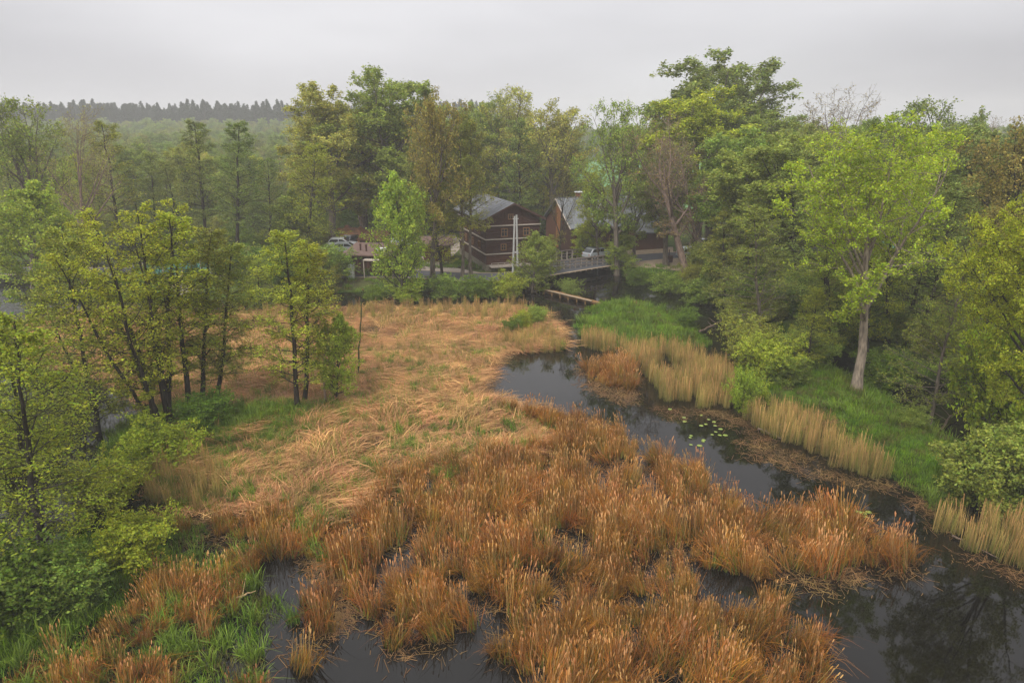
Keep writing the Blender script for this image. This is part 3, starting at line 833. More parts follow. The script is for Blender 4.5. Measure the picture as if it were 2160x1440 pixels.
def paint(name, c, rough=.25):
    m, nt_, b_ = new_mat(name); b_.inputs['Base Color'].default_value = (*c, 1); b_.inputs['Roughness'].default_value = rough
    b_.inputs['Coat Weight'].default_value = .6
    no = nt_.nodes.new('ShaderNodeTexNoise'); no.inputs['Scale'].default_value = 4; mr = nt_.nodes.new('ShaderNodeMapRange')
    mr.inputs[3].default_value = rough - .05; mr.inputs[4].default_value = rough + .2
    nt_.links.new(no.outputs['Fac'], mr.inputs[0]); nt_.links.new(mr.outputs[0], b_.inputs['Roughness'])
    return m


PW = paint('white_car_paint', (.72, .74, .76)); PSI = paint('silver_car_paint', (.42, .45, .48)); PD = paint('dark_car_paint', (.03, .035, .045)); PGR = paint('grey_green_car_paint', (.30, .34, .33))
for px_, py_, rz, pm, lab, van in (
        (733, 534, R(8), PSI, 'silver hatchback parked nearest behind the flat roofed shed', False),
        (722, 524, R(8), PW, 'white estate car parked behind the silver hatchback', False),
        (748, 516, R(60), PD, 'dark car parked between the earth heap and the shed', False),
        (826, 518, R(15), PW, 'white van half hidden behind the bright green street tree', True),
        (856, 520, R(5), PW, 'white car parked right of the van behind the green tree', False),
        (1262, 545, R(33), PSI, 'silver car driving onto the far side of the bridge', False),
        (1462, 545, R(10), PGR, 'grey green car parked under the trees right of the yard', False),
        (1492, 527, R(-12), PD, 'dark car parked farther back under the right hand trees', False)):
    x, y = P(px_, py_, 1.0); make_car(x, y, rz, pm, lab, van)

# small yard things
x, y = P(1412, 557, 1.0)
r_ = empty('litter_bin', (x, y, 1.0)); tag(r_, 'dark wooden litter bin on a post beside the sandy yard', 'bin')
MB().cyl((0, 0, .25), (0, 0, 1.05), .38, .42, 12).build('bin_body', M_DARKWOOD, r_); MB().box(-.05, .43, -.2, .05, .53, 1.7).build('post', M_DARKWOOD, r_)
# green tarpaulin tents
for (px_, py_, w_, d_, h_, rz, lab) in ((1852, 553, 3.0, 2.6, 2.3, R(20), 'turquoise tarpaulin tent standing beside the right hand pond'),
                                        (2085, 628, 5.0, 2.0, 1.5, R(-14), 'low dark green tarpaulin cover by the right bank')):
    x, y = P(px_, py_, 1.0)
    r_ = empty('tarp_tent', (x, y, 1.0), rz); tag(r_, lab, 'tent')
    MB().add([(0, 0, 0), (w_, 0, 0), (w_, d_, 0), (0, d_, 0), (0, 0, h_ * .6), (w_, 0, h_ * .6), (w_, d_, h_ * .6), (0, d_, h_ * .6), (0, d_ / 2, h_), (w_, d_ / 2, h_)],
             [(0, 1, 5, 4), (1, 2, 6, 9, 5), (2, 3, 7, 6), (3, 0, 4, 8, 7), (4, 5, 9, 8), (6, 7, 8, 9)]).build('canvas', M_NET, r_)
    MB().beam((-.15, d_ / 2, h_ + .03), (w_ + .15, d_ / 2, h_ + .03), .06).build('ridge_pole', M_PALEWOOD, r_)
# turquoise netting fence along the dike
a = Vector((*P(285, 585, 1.0), 0)); b2 = Vector((*P(445, 578, 1.0), 0)); d = b2 - a
r_ = empty('net_fence', (a.x, a.y, 1.0), math.atan2(d.y, d.x)); tag(r_, 'turquoise netting fence along the dike behind the alder clump', 'fence')
MB().box(0, -.01, .1, d.length, .01, 1.3).build('netting', M_NET, r_)
for i in range(9):
    MB().cyl((i * d.length / 8, -.06, -.3), (i * d.length / 8, -.06, 1.6), .05, .05, 6).build('post', M_PALEWOOD, r_)

# cut snag by the parking yard
def snag(name, base, top_px, r0, r1, label, mat, colr=(1, 1, 1), cat='dead tree', n=9, wob=.06):
    X0, Y0 = base; zb = float(height(X0, Y0)) - .15
    X1, z1 = ray_at_y(*top_px, Y0)
    rg = random.Random(int(abs(X0) * 100)); mb = MB(); pts = []
    for i in range(n + 1):
        t = i / n; pts.append(Vector((X0 + (X1 - X0) * t ** 1.2 + rg.uniform(-wob, wob) * (0 < i < n), Y0 + rg.uniform(-wob, wob), zb + (z1 - zb) * t)))
    for i in range(n):
        mb.cyl(pts[i], pts[i + 1], r0 + (r1 - r0) * i / n, r0 + (r1 - r0) * (i + 1) / n, 10)
    r_ = empty(name, (X0, Y0, zb)); tag(r_, label, cat)
    mb.V = [(v[0] - X0, v[1] - Y0, v[2] - zb) for v in mb.V]
    o = mb.build('trunk', mat, r_); o.color = (*colr, 1)
    p = pts[-1] - Vector((X0, Y0, zb))
    MB().cyl(p, p + Vector((-.03, -.06, .10)), r1 * .97, r1 * .9, 10).build('cut_face', M_ORANGEWOOD, r_)
    return r_, pts


snag('cut_snag', P(771, 500, 1.0), (742, 372), .55, .33, 'thick topped grey brown snag leaning over the parking yard', M_BARK, (.22, .17, .14))
snag('thin_dead_stem', P(755, 792, 0), (766, 612), .07, .03, 'thin mossy dead stem standing alone in flattened reeds', M_BARK, (.06, .07, .03), n=12, wob=.05)
snag('thin_dead_stem', P(686, 855, 0), (683, 745), .08, .05, 'short pale pinkish dead stem beside the bright green sapling', M_BARK, (.32, .23, .18), n=6, wob=.03)

# ------------------------------------------------------------------ trees
def norm(v): return v / np.maximum(np.linalg.norm(v, axis=-1, keepdims=True), 1e-9)


def tubes(pts, rad, k):
    M_, N, _ = pts.shape
    T = norm(np.gradient(pts, axis=1))
    ref = np.where(np.abs(T[:, :1, 2:3]) > .8, np.array([1., 0, 0]), np.array([0, 0, 1.]))
    U = norm(np.cross(T, np.broadcast_to(ref, T.shape))); W = np.cross(T, U)
    a = np.arange(k) * 2 * np.pi / k
    V = pts[:, :, None] + rad[:, :, None, None] * (np.cos(a)[None, None, :, None] * U[:, :, None] + np.sin(a)[None, None, :, None] * W[:, :, None])
    id_ = np.arange(M_ * N * k).reshape(M_, N, k)
    nx_ = np.roll(id_, -1, axis=2)
    F_ = np.stack([id_[:, :-1], nx_[:, :-1], nx_[:, 1:], id_[:, 1:]], -1).reshape(-1, 4)
    return V.reshape(-1, 3), F_


def grow(rg, pts, rad, n, t0, t1, length, ang, N, wob=.12, up=.06, rk=.55, rtip=.25, flat=1.0, rmax=9, lenprof=None, base_len=None, lenang=None, lvar=.5, lenfn=None):
    """n side shoots on every parent; length = metres or a multiple of parent length (base_len)"""
    M_, Np, _ = pts.shape
    t = t0 + (t1 - t0) * (np.arange(n)[None] + rg.rand(M_, n)) / n
    f = t * (Np - 1); i = np.clip(f.astype(int), 0, Np - 2); fr = (f - i)[..., None]
    m = np.arange(M_)[:, None]
    p0 = pts[m, i] * (1 - fr) + pts[m, i + 1] * fr
    r0 = rad[m, i] * (1 - fr[..., 0]) + rad[m, i + 1] * fr[..., 0]
    T = norm(pts[m, i + 1] - pts[m, i])
    ref = np.where(np.abs(T[..., 2:3]) > .85, np.array([1., 0, 0]), np.array([0, 0, 1.]))
    U = norm(np.cross(T, np.broadcast_to(ref, T.shape))); W = np.cross(T, U)
    az = (np.arange(n)[None] * 2.39996 + rg.rand(M_, 1) * 6.28) + rg.randn(M_, n) * .35
    A = np.radians(ang[0] + (ang[1] - ang[0]) * rg.rand(M_, n)) if not callable(ang) else ang(t, rg)
    d = np.cos(A)[..., None] * T + np.sin(A)[..., None] * (np.cos(az)[..., None] * U + np.sin(az)[..., None] * W)
    d[..., 2] *= flat
    d = norm(d)
    Ls = length * (rg.rand(M_, n) * lvar + 1 - lvar / 2)
    if base_len is not None: Ls = Ls * base_len[:, None]
    if lenprof is not None: Ls = Ls * lenprof(t)
    if lenang is not None: Ls = Ls * lenang(A)
    if lenfn is not None: Ls = Ls * lenfn(t, A)
    d = d.reshape(-1, 3); p = p0.reshape(-1, 3); Ls = Ls.reshape(-1); r0 = np.minimum((r0 * rk).reshape(-1), rmax)
    out = np.zeros((M_ * n, N, 3)); out[:, 0] = p
    for j in range(1, N):
        d = norm(d + rg.randn(*d.shape) * wob * np.array([1, 1, .7]) + np.array([0, 0, up]))
        p = p + d * (Ls / (N - 1))[:, None]; out[:, j] = p
    R_ = r0[:, None] * np.linspace(1, rtip, N)[None]
    return out, R_, Ls, t.reshape(-1)


def leaves(rg, tw, per, size, spread, up_bias=.7, cvar=.22, shape=1.0):
    """leaf-shaped faces spread along the twigs"""
    M_, N, _ = tw.shape
    t = rg.rand(M_, per) ** .8 * (N - 1.001); i = t.astype(int); fr = (t - i)[..., None]; m = np.arange(M_)[:, None]
    c = tw[m, i] * (1 - fr) + tw[m, i + 1] * fr
    c = (c + rg.randn(M_, per, 3) * spread).reshape(-1, 3)
    n = len(c)
    nrm = norm(rg.randn(n, 3) * np.array([1, 1, .6]) + np.array([0, 0, up_bias]))
    a = norm(np.cross(nrm, norm(rg.randn(n, 3)))); b_ = np.cross(nrm, a)
    s = (size * (.6 + .8 * rg.rand(n)))[:, None]
    V = np.stack([c - a * s, c + b_ * s * .55 * shape + nrm * s * .15, c + a * s, c - b_ * s * .55 * shape + nrm * s * .15], 1)
    F_ = np.arange(n * 4).reshape(-1, 4)
    k = 1 + cvar * rg.randn(n)
    clump = 1 + .12 * rg.randn(M_)[:, None].repeat(per, 1).reshape(-1)
    g = np.clip(k * clump, .45, 1.8)
    col = np.stack([g * (1 + .10 * rg.randn(n)), g, g * (1 + .1 * rg.randn(n))], -1)
    return V.reshape(-1, 3), F_, np.repeat(col, 4, 0)


def stem_line(rg, Hh, N, lean=0.0, wob=.02, az=None, r0=.2, start=(0, 0, 0), rt=.12):
    az = rg.rand() * 6.28 if az is None else az
    t = np.linspace(0, 1, N)
    w = np.cumsum(rg.randn(N, 2) * wob * Hh / N ** .5 * .5, 0); w -= w[0]
    x = start[0] + math.cos(az) * lean * Hh * t ** 1.15 + w[:, 0]
    y = start[1] + math.sin(az) * lean * Hh * t ** 1.15 + w[:, 1]
    return np.stack([x, y, start[2] + t * Hh], -1)[None], (r0 * ((1 - t) ** .85 * (1 - rt) + rt) * (1 + .35 * np.exp(-t * 25)))[None]


def cat_(*a):
    return np.concatenate(a, 0)


def assemble(wood, lv):
    V = []; F_ = []; n = 0
    for v, f in wood:
        V.append(v); F_.append(f + n); n += len(v)
    tm = np_mesh('trunk', np.concatenate(V), np.concatenate(F_), mat=M_BARK, smooth=True)
    V = []; F_ = []; C = []; n = 0
    for v, f, c in lv:
        V.append(v); F_.append(f + n); C.append(c); n += len(v)
    allv = np.concatenate(V)
    cm = np_mesh('crown', allv, np.concatenate(F_), mat=M_LEAF, col=np.concatenate(C))
    top = np.percentile(allv[:, 2], 99.9); wd = np.percentile(np.hypot(allv[:, 0], allv[:, 1]), 92) * 2
    return dict(trunk=tm, crown=cm, H=float(top), W=float(wd))


def alder(seed, Hh=15.0, dens=1.0, Rc=.19, t0=.2, leaf=.053, r0=.13, nl=8):
    rg = np.random.RandomState(seed)
    s, sr = stem_line(rg, Hh, 14, .015, .02, r0=r0)
    prof = lambda t: (1.05 - t) ** .75 * np.clip((t - t0 * .6) * 4, .45, 1) + .12
    b1, r1, l1, _ = grow(rg, s, sr, int(46 * dens), t0, .985, Hh * Rc, lambda t, r: np.radians(78 - 34 * t + r.randn(*t.shape) * 9), 6, .10, .035, .42, .2, lenprof=prof)
    b2, r2, l2, _ = grow(rg, b1, r1, 8, .18, .98, .42, (32, 62), 4, .12, .02, .6, .3, flat=.55, base_len=l1, lenprof=lambda t: 1.25 - t * .75)
    b3, r3, l3, _ = grow(rg, b2, r2, 4, .15, .98, .48, (25, 60), 3, .12, .03, .65, .4, flat=.7, base_len=l2)
    wood = [tubes(s, sr, 9), tubes(b1, np.maximum(r1, .013), 4), tubes(b2, np.maximum(r2, .008), 3), tubes(b3[:, [0, 2]], np.maximum(r3[:, [0, 2]], .006), 3)]
    lv = [leaves(rg, b3, nl, leaf, .07), leaves(rg, b2, 3, leaf, .09)]
    return assemble(wood, lv)


def broad(seed, Hh=20.0, leaf=.105, nl=20, spread=.30, lead=14, split=.25, r0=.40, rough=.15, upw=.03, a=.25, amin=10, amax=62):
    """round crowned tree: limbs end on the surface of an egg shaped crown"""
    rg = np.random.RandomState(seed)
    s, sr = stem_line(rg, Hh * .6, 9, .02, .03, r0=r0, rt=.35)
    zc, b_ = .66 * Hh, .26 * Hh; a_ = a * Hh * rg.uniform(.9, 1.1)
    def reach(t, A):
        z0 = t * .6 * Hh - zc; sA, cA = np.sin(A), np.cos(A)
        qa = (sA / a_) ** 2 + (cA / b_) ** 2; qb = 2 * z0 * cA / b_ ** 2; qc = (z0 / b_) ** 2 - 1
        return (-qb + np.sqrt(np.maximum(qb * qb - 4 * qa * qc, 0))) / (2 * qa)
    ld, lr, ll, _ = grow(rg, s, sr, lead, split / .6, .995, 1.0, lambda t, r: np.radians(np.clip(amax - (amax - amin) * (t - split / .6) / (1 - split / .6) + r.randn(*t.shape) * 9, 4, 80)), 9, .08, upw, .6, .15, lvar=.2, lenfn=reach)
    b1, r1, l1, _ = grow(rg, ld, lr, 8, .2, .98, spread, (35, 68), 6, rough, .05, .5, .25, base_len=np.minimum(ll, Hh * .36), lenprof=lambda t: 1.3 - .5 * t)
    b2, r2, l2, _ = grow(rg, b1, r1, 6, .2, .98, .48, (30, 60), 4, .15, .05, .6, .3, base_len=l1, lenprof=lambda t: 1.2 - .5 * t)
    b3, r3, l3, _ = grow(rg, b2, r2, 4, .2, .98, .55, (30, 60), 3, .15, .05, .65, .4, base_len=l2)
    wood = [tubes(s, sr, 10), tubes(ld, np.maximum(lr, .02), 6), tubes(b1, np.maximum(r1, .016), 4), tubes(b2, np.maximum(r2, .011), 3), tubes(b3[:, [0, 2]], np.maximum(r3[:, [0, 2]], .008), 3)]
    lv = [leaves(rg, b3, nl, leaf, leaf * 1.2), leaves(rg, b2, max(1, nl // 3), leaf, leaf * 1.2)]
    return assemble(wood, lv)


def leafy(seed, Hh=11.0, leaf=.095, nl=15, Rc=.26, t0=.08):
    """dense pyramidal young tree"""
    rg = np.random.RandomState(seed)
    s, sr = stem_line(rg, Hh, 12, .02, .02, r0=.16)
    prof = lambda t: np.sin(np.clip(t * 1.05 + .10, 0, 1) * np.pi) ** .6 + .15
    b1, r1, l1, _ = grow(rg, s, sr, 44, t0, .97, Hh * Rc, (40, 70), 6, .13, .08, .45, .2, lenprof=prof)
    b2, r2, l2, _ = grow(rg, b1, r1, 8, .15, .98, .42, (30, 60), 4, .15, .06, .6, .3, base_len=l1, lenprof=lambda t: 1.2 - .6 * t)
    b3, r3, l3, _ = grow(rg, b2, r2, 4, .2, .98, .5, (30, 60), 3, .15, .05, .65, .4, base_len=l2)
    wood = [tubes(s, sr, 8), tubes(b1, np.maximum(r1, .012), 4), tubes(b2, np.maximum(r2, .008), 3), tubes(b3[:, [0, 2]], np.maximum(r3[:, [0, 2]], .006), 3)]
    return assemble(wood, [leaves(rg, b3, nl, leaf, leaf * 1.2), leaves(rg, b2, 4, leaf, leaf * 1.2)])


def shrub(seed, Hh=3.0, leaf=.055, nl=13, stems=9, lean=.5):
    rg = np.random.RandomState(seed)
    ss, rs = [], []
    for i in range(stems):
        a, b_ = stem_line(rg, Hh * rg.uniform(.6, 1.0), 7, rg.uniform(.15, lean), .05, az=i * 2.4 + rg.rand(), r0=.035, start=(rg.randn() * .12, rg.randn() * .12, 0))
        ss.append(a); rs.append(b_)
    s = cat_(*ss); sr = cat_(*rs)
    b1, r1, l1, _ = grow(rg, s, sr, 9, .08, .98, Hh * .34, (30, 65), 5, .15, .06, .6, .3)
    b2, r2, l2, _ = grow(rg, b1, r1, 6, .15, .98, .5, (30, 65), 3, .15, .05, .6, .4, base_len=l1)
    b3, r3, l3, _ = grow(rg, b2, r2, 3, .2, .98, .6, (30, 65), 3, .15, .05, .65, .4, base_len=l2)
    wood = [tubes(s, sr, 6), tubes(b1, np.maximum(r1, .008), 3), tubes(b2, np.maximum(r2, .006), 3)]
    return assemble(wood, [leaves(rg, b3, nl, leaf, leaf * .9), leaves(rg, b2, 4, leaf, leaf)])


def pine(seed, Hh=18.0):
    rg = np.random.RandomState(seed)
    s, sr = stem_line(rg, Hh, 10, .01, .015, r0=.2)
    b1, r1, l1, _ = grow(rg, s, sr, 60, .3, .985, Hh * .17, (65, 90), 5, .1, .03, .4, .2, lenprof=lambda t: (1.06 - t) * 1.5)
    b2, r2, l2, _ = grow(rg, b1, r1, 7, .2, .98, .4, (30, 60), 3, .1, .05, .6, .4, base_len=l1)
    return assemble([tubes(s, sr, 7), tubes(b1, np.maximum(r1, .02), 3)], [leaves(rg, b2, 12, .17, .12, .4)])


def clump(seed, Hh=14.0, stems=7):
    """alder stool: several stems fanning out of one base"""
    rg = np.random.RandomState(seed)
    ss, rs = [], []
    for i in range(stems):
        az = i * 2 * math.pi / stems + rg.uniform(-.4, .4)
        ln = rg.uniform(.12, .36)
        if i % 3 == 0: ln = .05
        a, b_ = stem_line(rg, Hh * rg.uniform(.78, 1.0), 13, ln, .03, az=az, r0=rg.uniform(.09, .14), start=(math.cos(az) * .35, math.sin(az) * .35, 0))
        ss.append(a); rs.append(b_)
    s = cat_(*ss); sr = cat_(*rs)
    prof = lambda t: (1.05 - t) ** .6 * np.clip((t - .1) * 3.2, .3, 1) + .12
    b1, r1, l1, _ = grow(rg, s, sr, 24, .16, .985, Hh * .17, lambda t, r: np.radians(72 - 26 * t + r.randn(*t.shape) * 10), 6, .11, .05, .42, .2, lenprof=prof)
    b2, r2, l2, _ = grow(rg, b1, r1, 7, .18, .98, .42, (32, 62), 4, .12, .03, .6, .3, flat=.6, base_len=l1, lenprof=lambda t: 1.25 - t * .75)
    b3, r3, l3, _ = grow(rg, b2, r2, 3, .15, .98, .5, (25, 60), 3, .12, .03, .65, .4, flat=.7, base_len=l2)
    wood = [tubes(s, sr, 9), tubes(b1, np.maximum(r1, .013), 4), tubes(b2, np.maximum(r2, .008), 3), tubes(b3[:, [0, 2]], np.maximum(r3[:, [0, 2]], .006), 3)]
    return assemble(wood, [leaves(rg, b3, 8, .052, .07), leaves(rg, b2, 3, .052, .09)])


PROTO = {
    'alder': [alder(11), alder(12, dens=1.15, Rc=.23, t0=.12), alder(13, dens=.9, Rc=.17, t0=.3), alder(14, dens=1.0, Rc=.21, t0=.15, nl=9)],
    'broad': [broad(21), broad(22, a=.29, split=.2), broad(23, lead=16, a=.22, nl=16)],
    'sparse': [broad(31, nl=5, a=.24, leaf=.11), broad(32, nl=6, a=.21, leaf=.11, split=.3)],
    'bare': [broad(41, nl=2, leaf=.07, spread=.40, lead=11, a=.30, split=.2), broad(42, nl=2, leaf=.07, spread=.36, lead=9, rough=.24, a=.24)],
    'near_broad': [broad(24, leaf=.065, nl=20, lead=12, a=.23, amax=42, r0=.30), broad(25, leaf=.065, nl=10, lead=12, a=.22, amax=45, r0=.26)],
    'leafy': [leafy(51), leafy(52, Rc=.22), ],
    'clump': [clump(61)],
    'shrub': [shrub(71), shrub(72, stems=12, lean=.35), shrub(73, stems=7, lean=.8)],
    'pine': [pine(81), pine(82)],
}

# leaf tints (real leaf colours) and bark tints
C_OLIVE = (.25, .275, .035); C_YOLIVE = (.31, .35, .025); C_GREEN = (.235, .30, .045); C_BRIGHT = (.30, .37, .035); C_YG = (.34, .40, .025)
C_GOLD = (.35, .34, .06); C_DULL = (.21, .26, .05); C_BROWN = (.28, .24, .05); C_DEEP = (.14, .21, .02); C_BUD = (.27, .21, .06)
B_DARK = (.040, .034, .028); B_GREY = (.14, .115, .095); B_PINK = (.21, .15, .125); B_PALE = (.26, .21, .17)
_cnt = random.Random(9)


def put_tree(name, kind, X, Y, Hm, width, tint, bark, label, cat='tree', group=None, lean=(0, 0), var=None, rz=None):
    pr = PROTO[kind][var if var is not None else _cnt.randrange(len(PROTO[kind]))]
    z = float(height(X, Y))
    r_ = empty(name, (X, Y, z - .12)); tag(r_, label, cat, group)
    sz = Hm / pr['H']; sx_ = (width / pr['W']) if width else sz
    sx_ = min(max(sx_, sz * .6), sz * 1.7)
    r_.scale = (sx_, sx_, sz)
    r_.rotation_mode = 'ZYX' if False else 'XYZ'
    yaw = _cnt.uniform(0, 6.28) if rz is None else rz
    q = Matrix.Rotation(math.atan(lean[0]), 4, 'Y') @ Matrix.Rotation(-math.atan(lean[1]), 4, 'X') @ Matrix.Rotation(yaw, 4, 'Z')
    r_.rotation_euler = q.to_euler()
    o = bpy.data.objects.new('trunk', pr['trunk']); o.color = (*bark, 1); link(o, r_)
    v = 1 + _cnt.uniform(-.1, .1)
    o = bpy.data.objects.new('crown', pr['crown']); o.color = (tint[0] * v, tint[1] * v, tint[2] * v, 1); link(o, r_)
    return r_


def tree(name, kind, base, top, wpx, tint, bark, label, cat='tree', var=None, group=None, rz=None, z0=None):
    """base and top as seen in the photograph; the tree stands where that base meets the ground"""
    X, Y = P(*base, .4 if z0 is None else z0)
    X1, z1 = ray_at_y(*top, Y)
    z = float(height(X, Y))
    depth = Y * CP + (CAM_H - z) * SP
    W = wpx / 1440 * depth
    return put_tree(name, kind, X, Y, max(1.0, z1 - z), W, tint, bark, label, cat, group, ((X1 - X) / max(1, z1 - z), 0), var, rz)


T = tree
# --- left foreground
T('alder_tree', 'alder', (88, 1195), (62, 640), 330, C_YOLIVE, B_DARK, 'tall alder with dark trunk standing in water at lower left', var=1)
T('alder_tree', 'alder', (60, 1120), (0, 665), 260, C_GREEN, B_DARK, 'leaning dark alder stem crossing behind the lower left alder', var=3)
T('alder_tree', 'alder', (-60, 1010), (-60, 600), 260, C_GREEN, B_DARK, 'half seen alder with fresh green leaves cut by the left frame edge', var=0)
T('alder_clump', 'clump', (345, 900), (235, 428), 330, C_YOLIVE, B_DARK, 'many stemmed alder fanning out of one stump in the marsh', var=0, rz=.4)
T('alder_tree', 'alder', (395, 880), (355, 440), 150, C_YOLIVE, B_DARK, 'straight black alder just right of the fanning clump', var=2)
T('alder_tree', 'alder', (422, 850), (440, 468), 170, C_OLIVE, B_DARK, 'olive alder, left one of the pair beside the fanning clump', var=0)
T('alder_tree', 'alder', (457, 838), (478, 500), 170, C_OLIVE, B_DARK, 'olive alder, right one of the pair beside the fanning clump', var=3)
T('alder_tree', 'alder', (205, 905), (150, 470), 200, C_OLIVE, B_DARK, 'slanting alder at the water left of the fanning clump', var=1)
T('alder_tree', 'alder', (190, 830), (66, 600), 130, C_OLIVE, B_DARK, 'strongly leaning thin dark alder at the left of the marsh', var=2)
T('alder_tree', 'alder', (628, 858), (592, 478), 175, C_BRIGHT, B_DARK, 'bright green alder standing alone in the middle of the marsh', var=3)
T('alder_tree', 'alder', (640, 840), (655, 500), 120, C_YOLIVE, B_DARK, 'slimmer alder touching the bright green marsh alder', var=2)
T('sapling', 'leafy', (708, 840), (722, 655), 85, C_BRIGHT, B_DARK, 'small bright green sapling between two dead stems', var=0)
T('shrub', 'shrub', (330, 965), (340, 880), 150, C_YOLIVE, B_DARK, 'low leafy shrub at the foot of the fanning clump', 'shrub', 0)
T('shrub', 'shrub', (440, 900), (430, 820), 160, C_DEEP, B_DARK, 'low dark shrub right of the clump stump', 'shrub', 1)
T('shrub', 'shrub', (200, 1060), (190, 965), 170, C_YOLIVE, B_DARK, 'broad shrub hanging over the water beside the lower left alder', 'shrub', 2)
T('shrub', 'shrub', (120, 1270), (110, 1160), 220, C_GREEN, B_DARK, 'rounded green shrub below the lower left alder trunk', 'shrub', 0)
T('shrub', 'shrub', (-20, 1300), (-10, 1130), 230, C_DEEP, B_DARK, 'dark shrub cut by the lower left frame edge', 'shrub', 1)
T('shrub', 'shrub', (270, 1180), (255, 1080), 190, C_YOLIVE, B_DARK, 'yellow green shrub on the grassy bank right of the lower left alder', 'shrub', 2)
T('shrub', 'shrub', (40, 960), (40, 880), 180, C_YG, B_DARK, 'yellow green shrub on the bank at the left edge', 'shrub', 1)
# --- left middle distance
T('willow_tree', 'leafy', (85, 640), (70, 375), 150, C_BRIGHT, B_GREY, 'light green bushy tree beside the far left pond', var=0)
T('tall_tree', 'sparse', (72, 600), (45, 200), 200, C_GREEN, B_GREY, 'tall open green tree rising at the far left skyline', var=0)
T('bare_tree', 'bare', (180, 610), (158, 205), 150, C_GOLD, B_PINK, 'tall bare brown tree second from left on the skyline', var=0)
T('alder_tree', 'alder', (258, 560), (212, 252), 110, C_OLIVE, B_DARK, 'alder leaning left, first right of the tall bare tree', var=2)
T('alder_tree', 'alder', (330, 545), (318, 318), 90, C_DULL, B_DARK, 'short hazy alder left of the bent one beyond the pond', var=0)
T('alder_tree', 'alder', (400, 550), (350, 335), 90, C_DULL, B_DARK, 'bent hazy alder leaning left beyond the pond', var=3)
T('alder_tree', 'alder', (436, 560), (412, 250), 105, C_DULL, B_DARK, 'tall narrow alder, left of the two that rise alone over the pond', var=2)
T('alder_tree', 'alder', (506, 572), (503, 250), 115, C_DULL, B_DARK, 'tall narrow alder, right of the two that rise alone over the pond', var=2)
T('alder_tree', 'alder', (570, 545), (560, 330), 100, C_DULL, B_DARK, 'hazy alder between the pond and the round green bushes', var=1)
T('alder_tree', 'alder', (645, 560), (655, 295), 150, C_YOLIVE, B_DARK, 'wide olive alder left of the topped snag', var=1)
T('young_tree', 'leafy', (618, 560), (614, 395), 80, C_GREEN, B_DARK, 'fresh green young tree before the wide olive alder', var=1)
T('shrub', 'shrub', (700, 590), (690, 510), 100, C_GREEN, B_DARK, 'green bush at the road just left of the flat shed', 'shrub', 0, z0=1)
T('alder_tree', 'alder', (540, 650), (545, 540), 110, C_YOLIVE, B_DARK, 'low olive alder at the far edge of the marsh', var=1)
T('alder_tree', 'alder', (690, 660), (680, 520), 90, C_OLIVE, B_DARK, 'thin brownish alder at the far reeds left of the road', var=3)
# --- centre skyline
T('oak_tree', 'broad', (700, 520), (690, 178), 230, C_GOLD, B_GREY, 'broad golden green tree with rounded crown left of centre', var=1, z0=1)
T('tall_tree', 'broad', (815, 520), (820, 148), 215, C_GREEN, B_GREY, 'tallest fresh green tree left of centre on the skyline', var=0, z0=1)
T('tall_tree', 'broad', (770, 500), (765, 225), 160, C_GREEN, B_GREY, 'fresh green tree behind the topped snag', var=2, z0=1)
T('street_alder', 'sparse', (912, 592), (915, 183), 130, C_BROWN, B_GREY, 'tall brownish half open tree on the road verge left of the log house', var=1, z0=1)
T('street_alder', 'alder', (975, 585), (968, 232), 85, C_OLIVE, B_GREY, 'slender tall alder, left of the two before the log house', var=2, z0=1)
T('street_alder', 'alder', (994, 582), (996, 250), 85, C_OLIVE, B_GREY, 'slender tall alder, right of the two before the log house', var=2, z0=1)
T('street_alder', 'alder', (934, 588), (905, 330), 110, C_YOLIVE, B_DARK, 'layered yellow olive alder beside the tall brownish street tree', var=1, z0=1)
T('alder_tree', 'alder', (873, 575), (872, 300), 70, C_DULL, B_DARK, 'thin grey stemmed alder at the driveway entrance', var=2, z0=1)
T('tall_tree', 'broad', (1022, 480), (1020, 200), 120, C_GREEN, B_GREY, 'pale green tree directly behind the log house ridge', var=2, z0=1)
T('tall_tree', 'sparse', (1078, 485), (1076, 180), 135, C_GOLD, B_GREY, 'golden topped tall tree behind the log house gable', var=0, z0=1)
T('oak_tree', 'sparse', (1168, 500), (1165, 208), 165, C_GOLD, B_GREY, 'wide golden green tree between the two buildings', var=1, z0=1)
T('dark_tree', 'bare', (1176, 560), (1200, 330), 70, C_BROWN, B_DARK, 'crooked dark half bare tree against the barn gable', var=1, z0=1)
T('tall_tree', 'sparse', (1302, 563), (1292, 208), 150, C_GREEN, B_GREY, 'tall green tree with straight grey trunk at the bridge end', var=0, z0=1)
T('leafy_tree', 'leafy', (850, 612), (825, 360), 112, C_BRIGHT, B_DARK, 'bright fresh green tree standing at the roadside before the yard', var=0, z0=1)
T('leafy_tree', 'leafy', (1232, 542), (1243, 462), 95, C_BRIGHT, B_DARK, 'bright green low tree before the barn roof', var=1, z0=1)
T('leafy_tree', 'leafy', (1122, 598), (1128, 486), 84, C_GREEN, B_GREY, 'dense green tree leaning at the left bridge end', var=0, z0=1)
